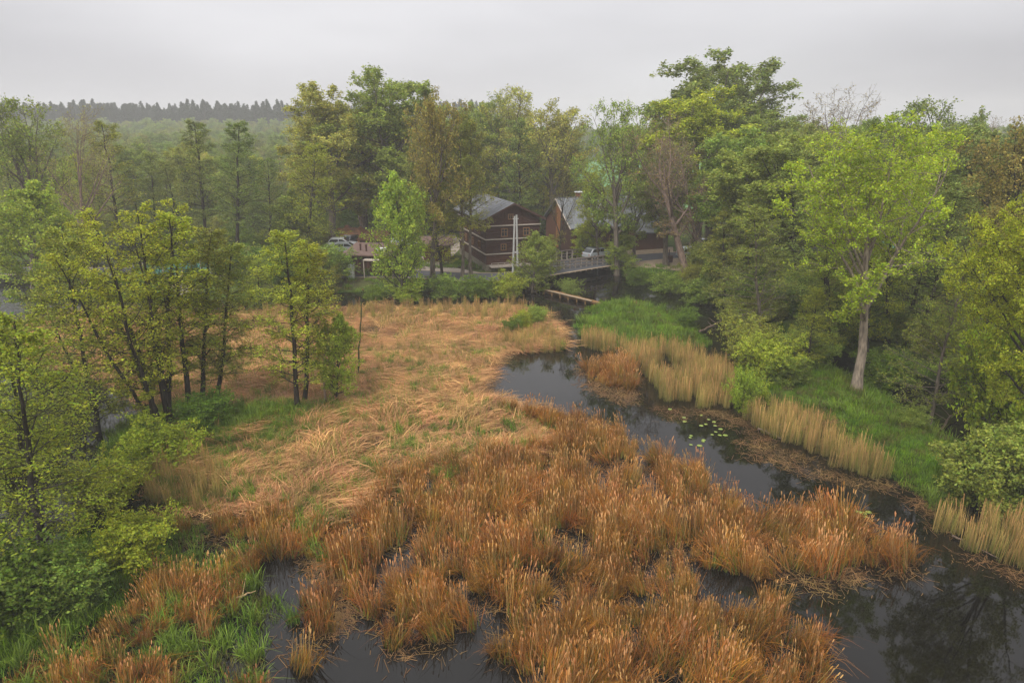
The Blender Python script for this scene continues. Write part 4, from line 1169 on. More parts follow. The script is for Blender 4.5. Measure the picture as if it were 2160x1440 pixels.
for bx, by, tx, ty, w, c, lab in (
        (865, 622, 862, 585, 85, C_BRIGHT, 'bright shrub overhanging the dark channel under the green street tree'),
        (938, 618, 938, 572, 75, C_GREEN, 'green shrub on the bank below the street alders'),
        (1005, 618, 1005, 578, 75, C_DEEP, 'dark green shrub on the bank below the log house'),
        (1072, 616, 1072, 570, 70, C_BRIGHT, 'bright drooping shrub on the bank beside the power pole'),
        (780, 590, 775, 558, 60, C_DEEP, 'clipped green hedge bush right of the electricity cabinet'),
        (790, 622, 790, 600, 80, C_DEEP, 'low bank shrub below the roadside asphalt at the left'),
        (1205, 612, 1200, 583, 55, C_DULL, 'grey green willow shrub growing in the water before the bridge'),
        (1132, 676, 1130, 640, 42, C_GREEN, 'small green willow shrub in the marsh left of the weir end'),
        (1104, 690, 1103, 648, 34, C_YOLIVE, 'small olive willow shrub beside the one left of the weir end'),
        (1082, 698, 1084, 664, 40, C_DEEP, 'dark small shrub among reeds left of the narrow channel')):
    T('shrub', 'shrub', (bx, by), (tx, ty), w, c, B_DARK, lab, 'shrub')
T('alder_tree', 'alder', (1150, 588), (1162, 492), 62, C_OLIVE, B_DARK, 'small brownish olive alder at the left end of the bridge railing', var=1)
T('leafy_tree', 'leafy', (1300, 560), (1312, 480), 80, C_GREEN, B_GREY, 'small green tree before the lower barn roof', var=1, z0=1)
T('young_tree', 'sparse', (1262, 548), (1258, 345), 95, C_YOLIVE, B_GREY, 'thinly leaved young tree in front of the barn roof', var=1, z0=1)
T('young_tree', 'sparse', (1336, 548), (1345, 380), 90, C_GREEN, B_GREY, 'thinly leaved green tree before the low end of the barn', var=0, z0=1)
# --- right of the bridge
T('tall_tree', 'broad', (1560, 600), (1545, 270), 170, C_GREEN, B_GREY, 'fresh green tree right of the crooked pinkish stems', var=0, z0=.6)
T('tall_tree', 'broad', (1700, 600), (1700, 262), 190, C_DULL, B_DARK, 'grey green round tree under the bare twiggy crown', var=2, z0=.6)
T('tall_tree', 'broad', (1800, 590), (1800, 250), 180, C_GREEN, B_DARK, 'green tree directly behind the big yellow green crown', var=1, z0=.6)
T('tall_tree', 'broad', (2050, 640), (2045, 250), 200, C_DULL, B_DARK, 'dull green tree behind the brown olive alder', var=0, z0=.6)
T('alder_tree', 'alder', (1745, 720), (1738, 335), 120, C_DULL, B_DARK, 'slim straight dark alder left of the big yellow green tree', var=2)
T('alder_tree', 'alder', (1905, 730), (1985, 320), 150, C_DULL, B_DARK, 'dark slanting alder just right of the big yellow green tree', var=0)
T('alder_tree', 'alder', (2100, 700), (2125, 330), 150, C_OLIVE, B_DARK, 'thick stemmed dark alder in front of the brown budding tree', var=3)
T('alder_tree', 'alder', (1580, 640), (1572, 330), 110, C_DULL, B_DARK, 'slim dark alder left of the round green tree', var=2)
T('alder_tree', 'alder', (1830, 760), (1835, 430), 110, C_YOLIVE, B_DARK, 'slim alder right behind the pale forked trunk', var=0)
T('tall_tree', 'broad', (1405, 560), (1400, 300), 120, C_DULL, B_GREY, 'soft green tree behind the crooked pinkish stems', var=2, z0=1)
T('tall_tree', 'broad', (1350, 470), (1345, 262), 110, C_GREEN, B_GREY, 'pale green tree behind the right end of the barn', var=0, z0=1)
T('pollard_tree', 'bare', (1450, 590), (1370, 225), 190, C_BUD, B_PINK, 'pinkish brown crooked tree with few leaves right of the barn', var=1, z0=1)
T('pollard_tree', 'bare', (1485, 580), (1420, 260), 150, C_GOLD, B_PINK, 'second crooked pale stemmed tree behind the litter bin', var=0, z0=1)
T('oak_tree', 'broad', (1500, 520), (1505, 112), 320, C_DULL, B_GREY, 'highest broad dome shaped tree on the skyline', var=0, rz=1.2, z0=1)
T('tall_tree', 'broad', (1470, 540), (1468, 186), 210, C_YG, B_GREY, 'yellow green round tree in front of the highest dome', var=0, z0=1)
T('tall_tree', 'broad', (1590, 540), (1590, 222), 160, C_GREEN, B_GREY, 'green tree filling the dip right of the highest dome', var=2, z0=1)
T('bare_tree', 'bare', (1755, 560), (1755, 178), 240, C_BUD, B_GREY, 'wide bare twiggy crown on the right skyline', var=0, z0=1)
T('tall_tree', 'sparse', (1975, 600), (1955, 193), 210, C_DULL, B_DARK, 'dark grey green tree rising behind the big yellow green crown', var=0, z0=1)
T('tall_tree', 'broad', (1640, 640), (1630, 280), 240, C_GREEN, B_DARK, 'round green tree left of the big yellow green crown', var=0)
T('alder_tree', 'alder', (1610, 700), (1588, 420), 190, C_OLIVE, B_GREY, 'brown olive alder on the bank below the round green tree', var=1)
T('alder_tree', 'alder', (1685, 660), (1662, 300), 170, C_DULL, B_DARK, 'straight dark alder between the round green and yellow green trees', var=2)
T('alder_tree', 'alder', (1530, 640), (1535, 440), 120, C_OLIVE, B_DARK, 'small olive alder at the river bend opposite the island', var=3)
T('big_tree', 'near_broad', (1806, 822), (1865, 238), 310, C_YG, B_PALE, 'big yellow green tree with pale forked trunk on the peninsula', var=0, rz=2.0)
T('tall_tree', 'near_broad', (1870, 740), (1905, 300), 190, C_YG, B_DARK, 'dark stemmed tree close behind the big yellow green tree', var=1)
T('tall_tree', 'near_broad', (1850, 700), (1760, 400), 170, C_GREEN, B_DARK, 'green tree left of the pale forked trunk', var=1)
T('alder_tree', 'alder', (1930, 760), (2040, 380), 200, C_DULL, B_DARK, 'slanting dark alder leaning right over the right pond', var=1)
T('alder_tree', 'alder', (1960, 890), (2050, 520), 160, C_OLIVE, B_GREY, 'brown olive alder beside the ripples of the right river arm', var=1)
T('alder_tree', 'alder', (1760, 740), (1745, 520), 130, C_OLIVE, B_DARK, 'low olive alder left of the pale forked trunk', var=3)
T('alder_tree', 'alder', (1700, 790), (1720, 600), 130, C_YOLIVE, B_DARK, 'small alder with yellow green leaves on the peninsula', var=1)
T('big_tree', 'near_broad', (2215, 1000), (2165, 375), 260, C_YG, B_DARK, 'yellow green tree cut by the right frame edge', var=0, rz=1.0)
T('tall_tree', 'sparse', (2150, 720), (2150, 235), 200, C_BROWN, B_DARK, 'brown budding tree behind the yellow green tree at right edge', var=1)
T('alder_tree', 'alder', (2080, 760), (2090, 430), 170, C_BROWN, B_DARK, 'brownish alder with thick dark trunk near the right edge', var=1)
T('bare_tree', 'bare', (2095, 480), (2090, 238), 110, C_BUD, B_GREY, 'faint bare tree far away at the right skyline', var=1, z0=1)
for bx, by, tx, ty, w, c, lab in (
        (1566, 852, 1570, 765, 70, C_BRIGHT, 'bright green shrub at the tip of the peninsula by the reeds'),
        (1625, 800, 1620, 695, 120, C_BRIGHT, 'taller bright green shrub behind the tip shrub of the peninsula'),
        (1596, 838, 1592, 800, 60, C_YOLIVE, 'low olive shrub between the two bright shrubs of the peninsula'),
        (1662, 812, 1668, 742, 80, C_GREEN, 'loose green shrub right of the taller bright peninsula shrub'),
        (1700, 770, 1700, 690, 110, C_GREEN, 'green shrub left of the pale forked trunk'),
        (1870, 800, 1865, 735, 110, C_DEEP, 'dark green shrub right of the pale forked trunk'),
        (1560, 672, 1565, 625, 90, C_OLIVE, 'olive shrub on the river bend opposite the island'),
        (1410, 606, 1412, 572, 110, C_GREEN, 'green bank shrub right of the bridge water'),
        (1345, 590, 1345, 562, 80, C_DEEP, 'dark green bank shrub just right of the bridge'),
        (1480, 628, 1482, 585, 110, C_GREEN, 'green bank shrub below the crooked pale stemmed trees'),
        (2105, 1050, 2100, 890, 180, C_GREEN, 'large fresh green shrub on the right bank near the reeds'),
        (2180, 1060, 2170, 880, 180, C_GREEN, 'green shrub cut by the right edge above the reeds'),
        (2165, 920, 2150, 610, 150, C_YG, 'tall yellow green bush at the right edge above the river arm'),
        (2010, 800, 2015, 745, 70, C_GREEN, 'green shrub on the far shore of the right river arm'),
        (1935, 895, 1925, 850, 60, C_GREEN, 'low shrub at the water under the brown olive alder')):
    T('shrub', 'shrub', (bx, by), (tx, ty), w, c, B_DARK, lab, 'shrub')

# --- wood behind: single trees nobody can tell apart
rng = np.random.RandomState(17)
pts = []
KEEP_OFF = [pxpoly([(690, 600), (700, 505), (975, 490), (1000, 500), (1000, 600)], 1.0), np.array([(-8, 72), (5, 72), (8, 96), (-10, 96)]), np.array([(5, 84), (34, 84), (34, 106), (5, 106)]), np.array([(9, 106), (36, 106), (64, 160), (16, 160)])]
tries = 0
while len(pts) < 185 and tries < 6000:
    tries += 1
    Y = 92 + 66 * rng.rand() ** 1.05; X = rng.uniform(-.84, .86) * Y
    if any(inside(k_, np.array(X), np.array(Y)) for k_ in KEEP_OFF): continue
    if abs(Y - 79) < 4: continue
    if land_sd(np.array(X), np.array(Y)) < 1.5: continue
    if X < -22 and Y < 104 and rng.rand() < .75: continue
    if pts and min((X - a_) ** 2 + (Y - b_) ** 2 for a_, b_ in pts) < 20: continue
    pts.append((X, Y))
tints = [C_GREEN, C_DULL, C_OLIVE, C_YOLIVE, C_GOLD, C_DULL, C_GREEN]
for X, Y in pts:
    kd = ['alder', 'broad', 'alder', 'sparse', 'broad', 'broad'][rng.randint(6)]
    if X < -25: kd = ['alder', 'alder', 'broad'][rng.randint(3)]
    Hm = rng.uniform(13, 18)
    if X < -25: Hm = rng.uniform(9, 14)
    side = 'left of the parking yard' if X < -14 else ('right of the barn' if X > 25 else 'behind the log house and barn')
    ti = rng.randint(7)
    look = ('fresh green', 'dull green', 'olive', 'yellow olive', 'golden', 'grey green', 'bright green')[ti] + {'alder': ' narrow', 'broad': ' round crowned', 'sparse': ' thinly leaved'}[kd]
    dist = 'deep in hazy' if Y > 125 else 'at near side of'
    put_tree('wood_tree', kd, X, Y, Hm, Hm * rng.uniform(.42, .62), tuple(c_ * 1.12 for c_ in tints[ti]), (B_GREY, B_DARK)[rng.randint(2)],
             '%s tree %s wood %s' % (look, dist, side), group='%s trees %s wood %s' % (look, dist, side))


# ------------------------------------------------------------------ scattered growth
def scatter(name, P3, rot, scl, idx_, protos, label, kind='stuff'):
    """one object that sets copies of small growth shapes on points of its own"""
    coll = bpy.data.collections.new(name + '_shapes')
    for i, m_ in enumerate(protos):
        if isinstance(m_, tuple):          # tree: trunk + crown joined for far use
            m_ = m_[0]
        o = bpy.data.objects.new('%s_shape_%03d' % (name, i), m_); coll.objects.link(o)
    me = bpy.data.meshes.new(name)
    P3 = np.asarray(P3, np.float32); n = len(P3)
    me.vertices.add(n); me.vertices.foreach_set('co', P3.ravel())
    a = me.attributes.new('rot', 'FLOAT_VECTOR', 'POINT'); a.data.foreach_set('vector', np.asarray(rot, np.float32).ravel())
    a = me.attributes.new('scl', 'FLOAT_VECTOR', 'POINT'); a.data.foreach_set('vector', np.asarray(scl, np.float32).ravel())
    a = me.attributes.new('pick', 'INT', 'POINT'); a.data.foreach_set('value', np.asarray(idx_, np.int32))
    o = link(bpy.data.objects.new(name, me)); tag(o, label, kind=kind)
    ng = bpy.data.node_groups.new(name + '_nodes', 'GeometryNodeTree')
    ng.interface.new_socket('Geometry', in_out='INPUT', socket_type='NodeSocketGeometry'); ng.interface.new_socket('Geometry', in_out='OUTPUT', socket_type='NodeSocketGeometry')
    N = ng.nodes; gi = N.new('NodeGroupInput'); go = N.new('NodeGroupOutput'); ip = N.new('GeometryNodeInstanceOnPoints')
    ci = N.new('GeometryNodeCollectionInfo'); ci.inputs['Collection'].default_value = coll; ci.inputs['Separate Children'].default_value = True; ci.inputs['Reset Children'].default_value = True
    def na(nm, ty):
        q = N.new('GeometryNodeInputNamedAttribute'); q.data_type = ty; q.inputs['Name'].default_value = nm; return q
    r_ = na('rot', 'FLOAT_VECTOR'); s_ = na('scl', 'FLOAT_VECTOR'); p_ = na('pick', 'INT')
    er = N.new('FunctionNodeEulerToRotation')
    LL = ng.links.new
    LL(gi.outputs[0], ip.inputs['Points']); LL(ci.outputs[0], ip.inputs['Instance']); ip.inputs['Pick Instance'].default_value = True
    LL(p_.outputs[0], ip.inputs['Instance Index']); LL(r_.outputs[0], er.inputs[0]); LL(er.outputs[0], ip.inputs['Rotation']); LL(s_.outputs[0], ip.inputs['Scale'])
    LL(ip.outputs[0], go.inputs[0])
    md = o.modifiers.new('growth', 'NODES'); md.node_group = ng
    return o


def ribbons(pts, wid, side, col):
    """flat blades; pts (M,N,3) wid (M,N) side (M,3) col (M,N,3)"""
    M_, N, _ = pts.shape
    V = np.stack([pts - side[:, None] * wid[..., None] / 2, pts + side[:, None] * wid[..., None] / 2], 2)
    id_ = np.arange(M_ * N * 2).reshape(M_, N, 2)
    F_ = np.stack([id_[:, :-1, 0], id_[:, :-1, 1], id_[:, 1:, 1], id_[:, 1:, 0]], -1).reshape(-1, 4)
    return V.reshape(-1, 3), F_, np.repeat(col, 2, 1).reshape(-1, 3)


def join_rib(name, parts, mat):
    V = []; F_ = []; C = []; n = 0
    for v, f, c in parts:
        V.append(v); F_.append(f + n); C.append(c); n += len(v)
    return np_mesh(name, np.concatenate(V), np.concatenate(F_), mat=mat, col=np.concatenate(C))


def rside(rg, n):
    a = rg.rand(n) * 6.28; return np.stack([np.cos(a), np.sin(a), np.zeros(n)], -1)


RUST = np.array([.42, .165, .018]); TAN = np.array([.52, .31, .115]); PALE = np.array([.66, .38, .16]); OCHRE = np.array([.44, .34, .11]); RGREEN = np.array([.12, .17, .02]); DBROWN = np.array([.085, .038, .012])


def lerp(a, b_, t): return a * (1 - t) + b_ * t


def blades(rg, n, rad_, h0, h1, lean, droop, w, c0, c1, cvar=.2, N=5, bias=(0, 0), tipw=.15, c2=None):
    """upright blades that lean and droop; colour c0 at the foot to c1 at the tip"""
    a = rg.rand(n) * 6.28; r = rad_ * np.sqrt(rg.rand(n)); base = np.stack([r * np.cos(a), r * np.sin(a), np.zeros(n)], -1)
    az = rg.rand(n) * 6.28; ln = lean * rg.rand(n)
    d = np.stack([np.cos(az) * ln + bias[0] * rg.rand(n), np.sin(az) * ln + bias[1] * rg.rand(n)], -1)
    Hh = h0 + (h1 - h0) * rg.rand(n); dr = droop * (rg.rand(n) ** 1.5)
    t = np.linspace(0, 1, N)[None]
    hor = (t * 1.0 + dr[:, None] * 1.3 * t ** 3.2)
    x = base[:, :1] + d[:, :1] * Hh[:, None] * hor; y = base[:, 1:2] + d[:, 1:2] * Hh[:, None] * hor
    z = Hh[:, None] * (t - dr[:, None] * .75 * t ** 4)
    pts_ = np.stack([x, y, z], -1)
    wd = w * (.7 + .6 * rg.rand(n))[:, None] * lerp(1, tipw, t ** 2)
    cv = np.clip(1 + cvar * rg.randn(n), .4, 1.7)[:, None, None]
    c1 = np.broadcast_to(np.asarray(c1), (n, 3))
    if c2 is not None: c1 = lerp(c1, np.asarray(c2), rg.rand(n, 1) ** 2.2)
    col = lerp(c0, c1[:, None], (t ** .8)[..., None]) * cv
    return ribbons(pts_, wd, rside(rg, n), np.broadcast_to(col, (n, N, 3)))


def cattail_tuft(seed, mound=.5, bias=(0, 0), heads=7, green=.3):
    rg = np.random.RandomState(seed)
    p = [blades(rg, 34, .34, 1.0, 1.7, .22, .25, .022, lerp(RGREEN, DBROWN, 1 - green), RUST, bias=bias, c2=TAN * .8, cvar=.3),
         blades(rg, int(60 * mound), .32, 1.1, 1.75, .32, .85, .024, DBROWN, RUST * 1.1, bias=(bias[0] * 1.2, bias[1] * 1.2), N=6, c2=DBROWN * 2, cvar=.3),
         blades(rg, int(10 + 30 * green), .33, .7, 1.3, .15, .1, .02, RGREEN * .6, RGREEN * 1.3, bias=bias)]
    # stems with fluffy heads
    n = heads
    az = rg.rand(n) * 6.28; r = .34 * np.sqrt(rg.rand(n)); b0 = np.stack([r * np.cos(az), r * np.sin(az), np.zeros(n)], -1)
    tp = b0 + np.stack([rg.randn(n) * .1 + bias[0] * .4, rg.randn(n) * .1 + bias[1] * .4, 1.45 + .5 * rg.rand(n)], -1)
    t = np.linspace(0, 1, 3)[None, :, None]
    ln = b0[:, None] * (1 - t) + tp[:, None] * t
    p.append(ribbons(ln, np.full((n, 3), .013), rside(rg, n), np.broadcast_to(TAN * .8, (n, 3, 3))))
    dirv = norm(tp - b0)
    tt = np.array([-.02, .02, .10, .17, .20])
    hd = tp[:, None] + dirv[:, None] * tt[None, :, None]
    sh = rg.rand(n)[:, None, None]
    hc = np.broadcast_to(lerp(PALE * 1.1, RUST, (sh ** 2)), (n, 5, 3))
    for k_ in range(2):
        sd_ = rside(rg, n); p.append(ribbons(hd, np.broadcast_to(np.array([.008, .028, .034, .028, .006]), (n, 5)).copy(), sd_, hc))
    return join_rib('cattail_tuft', p, M_REED)


def mat_tuft(seed, n=70, zmax=.35, green=.12):
    """flattened reeds, all combed roughly along +x"""
    rg = np.random.RandomState(seed)
    N = 5; t = np.linspace(0, 1, N)[None]
    b0 = np.stack([rg.uniform(-.9, .3, n), rg.uniform(-.6, .6, n), rg.rand(n) * .1], -1)
    a = rg.randn(n) * .6; Ls = rg.uniform(.8, 1.9, n)
    d = np.stack([np.cos(a), np.sin(a)], -1)
    cur = rg.randn(n) * .10
    x = b0[:, :1] + Ls[:, None] * (t * d[:, :1] - cur[:, None] * t ** 2 * d[:, 1:2]); y = b0[:, 1:2] + Ls[:, None] * (t * d[:, 1:2] + cur[:, None] * t ** 2 * d[:, :1])
    pk = zmax * rg.rand(n); z = b0[:, 2:3] + pk[:, None] * 4 * t * (1 - t) * .8 + .25 * pk[:, None] * t
    side = np.stack([-d[:, 1], d[:, 0], rg.randn(n) * .5], -1); side = norm(side)
    w = np.full((n, N), .016) * (.6 + .8 * rg.rand(n))[:, None]; w[:, -1] *= .3
    cv = np.clip(1 + .25 * rg.randn(n), .4, 1.7)[:, None, None]; mixc = rg.rand(n)[:, None, None]
    col = lerp(np.array([.62, .36, .15]), np.array([.30, .135, .045]), mixc ** 1.4) * cv
    p = [ribbons(np.stack([x, y, z], -1), w, side, np.broadcast_to(col, (n, N, 3)))]
    if green: p.append(blades(rg, int(60 * green), .7, .3, .8, .3, .3, .02, RGREEN, RGREEN * 1.8))
    return join_rib('flattened_reed_tuft', p, M_REED)


def reed_tuft(seed, n=34, h0=1.5, h1=2.4, green=.35, rad_=.4, lean=.08):
    rg = np.random.RandomState(seed)
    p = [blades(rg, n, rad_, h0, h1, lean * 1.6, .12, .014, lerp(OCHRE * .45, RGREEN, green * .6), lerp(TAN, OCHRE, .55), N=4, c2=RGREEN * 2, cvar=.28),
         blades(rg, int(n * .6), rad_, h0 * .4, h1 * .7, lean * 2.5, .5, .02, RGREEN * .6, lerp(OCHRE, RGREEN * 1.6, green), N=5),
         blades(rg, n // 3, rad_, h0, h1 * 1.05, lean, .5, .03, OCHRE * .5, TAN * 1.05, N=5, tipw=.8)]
    return join_rib('reed_tuft', p, M_REED)


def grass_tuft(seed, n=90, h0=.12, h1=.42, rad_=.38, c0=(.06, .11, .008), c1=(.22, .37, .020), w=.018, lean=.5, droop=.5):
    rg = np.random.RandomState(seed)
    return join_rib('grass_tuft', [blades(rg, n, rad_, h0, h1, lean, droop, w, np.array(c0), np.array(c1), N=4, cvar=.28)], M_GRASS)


def fill(poly, spacing, rg, jitter=.9):
    """jittered points inside an outline"""
    lo = poly.min(0); hi = poly.max(0)
    gx, gy = np.meshgrid(np.arange(lo[0], hi[0], spacing), np.arange(lo[1], hi[1], spacing), indexing='ij')
    gx = gx + (rg.rand(*gx.shape) - .5) * spacing * jitter * 1.6; gy = gy + (rg.rand(*gy.shape) - .5) * spacing * jitter * 1.6
    gx, gy = gx.ravel(), gy.ravel(); m = inside(poly, gx, gy)
    return gx[m], gy[m]


HOLES = [pxpoly([(535, 1180), (600, 1188), (690, 1215), (690, 1250), (640, 1262), (625, 1310), (570, 1250)]), pxpoly([(325, 1060), (400, 1072), (460, 1088), (440, 1115), (330, 1095)]), pxpoly([(440, 1140), (520, 1150), (500, 1175), (450, 1165)]), pxpoly([(150, 1330), (215, 1320), (225, 1350), (160, 1365)]), pxpoly([(1475, 1225), (1600, 1228), (1600, 1290), (1480, 1275)])]


def in_holes(a, b_):
    r = np.zeros(a.shape, bool)
    for p_ in HOLES: r |= inside(p_, a, b_)
    return r


def ensure_above(z, lim): return np.maximum(z, lim)


rg = np.random.RandomState(101)
# cattails
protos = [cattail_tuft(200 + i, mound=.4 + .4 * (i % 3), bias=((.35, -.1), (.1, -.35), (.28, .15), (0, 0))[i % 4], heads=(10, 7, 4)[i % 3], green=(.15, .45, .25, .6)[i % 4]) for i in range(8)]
X, Y = fill(CATTAIL, .46, rg)
Xw, Yw = fill(CATTAIL_W, .55, rg)
for p_ in ISLETS:
    a, b2 = fill(p_, .42, rg); X = np.concatenate([X, a]); Y = np.concatenate([Y, b2])
gap = vnoise(X, Y, .8, 1) * .6 + vnoise(X, Y, 3.0, 2) * .4
edge = sdist(CATTAIL, X, Y)
def streak(x0, y0, x1, y1, w):
    a_ = np.array(P(x0, y0)); b_ = np.array(P(x1, y1)); e = b_ - a_
    t = np.clip(((X - a_[0]) * e[0] + (Y - a_[1]) * e[1]) / (e @ e), 0, 1)
    return np.hypot(X - a_[0] - t * e[0], Y - a_[1] - t * e[1]) < w
keep = (gap > np.where(Y > 30, .325, .39)) & ~in_holes(X, Y) & ~streak(1162, 955, 1155, 1050, .22) & ~streak(1175, 1215, 1175, 1290, .3) & ~streak(1335, 905, 1328, 935, .25) & ~streak(1390, 1180, 1420, 1215, .4) & ~streak(838, 1040, 832, 1090, .25) & ~streak(1320, 1150, 1330, 1180, .25) & ~streak(1040, 1290, 1030, 1340, .4) & ~streak(1560, 1330, 1555, 1370, .3)
X, Y = X[keep], Y[keep]
kw = (vnoise(Xw, Yw, 1.3, 3) * .6 + vnoise(Xw, Yw, 4, 4) * .4) > .40
kw &= ~in_holes(Xw, Yw)
Xw, Yw = Xw[kw], Yw[kw]
nC = len(X)
X = np.concatenate([X, Xw]); Y = np.concatenate([Y, Yw]); n = len(X)
Z = ensure_above(height(X, Y), -.15)
sz = (.26 + .62 * vnoise(X, Y, 1.15, 0) + .22 * rg.rand(n)) * np.where(np.arange(n) < nC, 1, .85)
flow = vnoise(X, Y, 3.5, 5) * 6.28 * 1.3
rot = np.stack([rg.randn(n) * .14, rg.randn(n) * .14, flow + rg.randn(n) * .5], -1)
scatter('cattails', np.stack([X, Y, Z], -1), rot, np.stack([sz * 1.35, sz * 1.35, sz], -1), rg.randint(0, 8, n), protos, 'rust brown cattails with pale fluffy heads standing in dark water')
print('cattail tufts', n)

# flattened reeds
protos = [mat_tuft(300 + i, n=95, zmax=(.2, .35, .15, .4)[i % 4], green=(.1, .3, .05, .5, .1)[i % 5]) for i in range(7)]
X, Y = fill(MARSH, .52, rg)
keep = ~inside(CATTAIL, X, Y) & (vnoise(X, Y, 1.2, 2) * .5 + vnoise(X, Y, 5, 3) * .5 > .33) & ~((X < -14) & (Y < 48) & (rg.rand(len(X)) < .35))
X, Y = X[keep], Y[keep]; n = len(X)
Z = height(X, Y) - .03
flow = (vnoise(X, Y, 7, 5) - .5) * 2.6 + .35 + (vnoise(X, Y, 2.2, 1) - .5) * 1.6
up = np.clip(vnoise(X, Y, 2.2, 4) * 1.6 - .6, 0, 1)
sc = .8 + .5 * rg.rand(n)
scatter('flattened_reeds', np.stack([X, Y, Z], -1), np.stack([rg.randn(n) * .1, -.12 * up - .05, flow + rg.randn(n) * .45], -1), np.stack([sc, sc, sc * (.6 + 1.2 * up)], -1), rg.randint(0, 7, n), protos, 'tan flattened reeds combed by the wind across the marsh')
print('mat tufts', n)

# standing thin reeds
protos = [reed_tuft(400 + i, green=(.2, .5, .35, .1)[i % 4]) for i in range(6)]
xs_, ys_, ss_ = [], [], []
for p_ in REEDS:
    a, b2 = fill(p_, .43, rg); k_ = vnoise(a, b2, 1.1, 2) + rg.rand(len(a)) * .2 > .38; a, b2 = a[k_], b2[k_]; xs_.append(a); ys_.append(b2); ss_.append(.46 + .22 * rg.rand(len(a)) + .22 * vnoise(a, b2, 2.5, 4))
a, b2 = fill(SPIT, .5, rg); xs_.append(a); ys_.append(b2); ss_.append(.4 + .2 * rg.rand(len(a)))
# sparse standing reeds through the marsh, thicker along its far edge
a, b2 = fill(MARSH, .9, rg); me_ = sdist(MARSH, a, b2); far_ = (b2 > 60) & (me_ < 5)
k_ = (rg.rand(len(a)) < np.where(far_, .9, .13)) & ~inside(CATTAIL, a, b2); a, b2 = a[k_], b2[k_]; xs_.append(a); ys_.append(b2); ss_.append(np.where(b2 > 60, .6, .42) * (.8 + .4 * rg.rand(len(a))))
a, b2 = fill(pxpoly([(300, 1060), (310, 1000), (400, 960), (470, 990), (480, 1060), (430, 1085)]), .5, rg); xs_.append(a); ys_.append(b2); ss_.append(.5 + .2 * rg.rand(len(a)))
X = np.concatenate(xs_); Y = np.concatenate(ys_); sz = np.concatenate(ss_); n = len(X)
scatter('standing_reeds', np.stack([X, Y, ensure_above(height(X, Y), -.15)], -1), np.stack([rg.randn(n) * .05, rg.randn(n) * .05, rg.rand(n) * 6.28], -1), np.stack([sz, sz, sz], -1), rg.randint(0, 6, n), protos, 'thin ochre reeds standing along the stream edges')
print('reed tufts', n)

# green grass: short on banks, taller sedge in the marsh
gp = [grass_tuft(500 + i) for i in range(4)] + [grass_tuft(510 + i, 60, .35, .8, .2, w=.025, lean=.6, droop=.9, c1=(.20, .29, .035)) for i in range(3)] \
    + [grass_tuft(520, 70, .15, .4, c0=(.06, .06, .02), c1=(.22, .19, .05)), grass_tuft(521, 120, .1, .3, .45, c1=(.12, .25, .02))]
xs_, ys_, ss_, ii_ = [], [], [], []
def addg(poly, sp, s0, s1, ids, thr=0.0, sel=None):
    a, b2 = fill(poly, sp, rg); k_ = (vnoise(a, b2, 1.8, 3) + (rg.rand(len(a)) - .5) * .5 * (thr > 0) >= thr) & ~in_holes(a, b2)
    if sel is not None: k_ &= sel(a, b2)
    a, b2 = a[k_], b2[k_]; xs_.append(a); ys_.append(b2); ss_.append(s0 + (s1 - s0) * rg.rand(len(a))); ii_.append(np.array(ids)[rg.randint(0, len(ids), len(a))])
addg(ISLAND, .36, .4, 1.1, [0, 1, 2, 3, 8, 7])
addg(ISLAND, .5, .9, 1.7, [0, 4, 5, 6, 3], .5)
addg(ISLAND, .6, .6, 1.0, [7], .62)
addg(PENIN, .6, .9, 1.7, [0, 3, 4, 7, 5], .5, sel=lambda a, b2: a < 60)
addg(PENIN, .36, .4, 1.2, [0, 1, 2, 3, 8, 8, 7, 7], sel=lambda a, b2: a < 60)
addg(NWBANK, .34, .7, 1.5, [0, 1, 2, 3, 8, 4], sel=lambda a, b2: (b2 > 12) & (a > -40))
addg(LISLE, .40, .7, 1.4, [0, 1, 2, 7, 4])
addg(MARSH, .6, .5, 1.1, [4, 5, 6, 7, 0], .30, sel=lambda a, b2: (b2 < 52))
addg(MARSH, 1.3, .6, 1.2, [4, 5, 6], .62, sel=lambda a, b2: (b2 >= 52))
addg(CATTAIL_W, .42, .6, 1.4, [4, 5, 6, 7, 1, 3, 8, 7], .25)
addg(pxpoly([(480, 950), (560, 905), (700, 860), (560, 850), (420, 930)]), .4, .7, 1.4, [0, 1, 4, 5])
addg(pxpoly([(700, 1000), (900, 920), (1100, 960), (1040, 1040), (900, 1060), (780, 1120), (600, 1090)]), .6, .5, 1.1, [4, 5, 6, 7], .3)
addg(pxpoly([(310, 1070), (320, 980), (420, 930), (560, 870), (700, 850), (760, 900), (560, 960), (470, 1010), (520, 1080)]), .5, .6, 1.2, [4, 5, 6, 0, 7, 7], .2)
far_sel = lambda a, b2: (land_sd(a, b2) > .3)
addg(np.array([(-60, 71), (5, 71), (5, 84), (-60, 90)]), .8, .9, 1.6, [0, 1, 2, 8, 7], sel=lambda a, b2: far_sel(a, b2) & (np.abs(b2 - 77) > 3.0))
addg(np.array([(12, 40), (60, 30), (70, 90), (12, 90)]), .9, .9, 1.8, [0, 1, 2, 8, 7], .3, sel=lambda a, b2: far_sel(a, b2) & ~((b2 > 82) & (a < 32)))
X = np.concatenate(xs_); Y = np.concatenate(ys_); sz = np.concatenate(ss_); ii = np.concatenate(ii_); n = len(X)
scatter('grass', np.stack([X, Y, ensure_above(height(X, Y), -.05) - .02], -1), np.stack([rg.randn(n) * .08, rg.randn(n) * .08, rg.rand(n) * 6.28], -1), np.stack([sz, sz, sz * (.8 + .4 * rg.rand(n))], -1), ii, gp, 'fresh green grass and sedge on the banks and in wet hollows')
print('grass tufts', n)

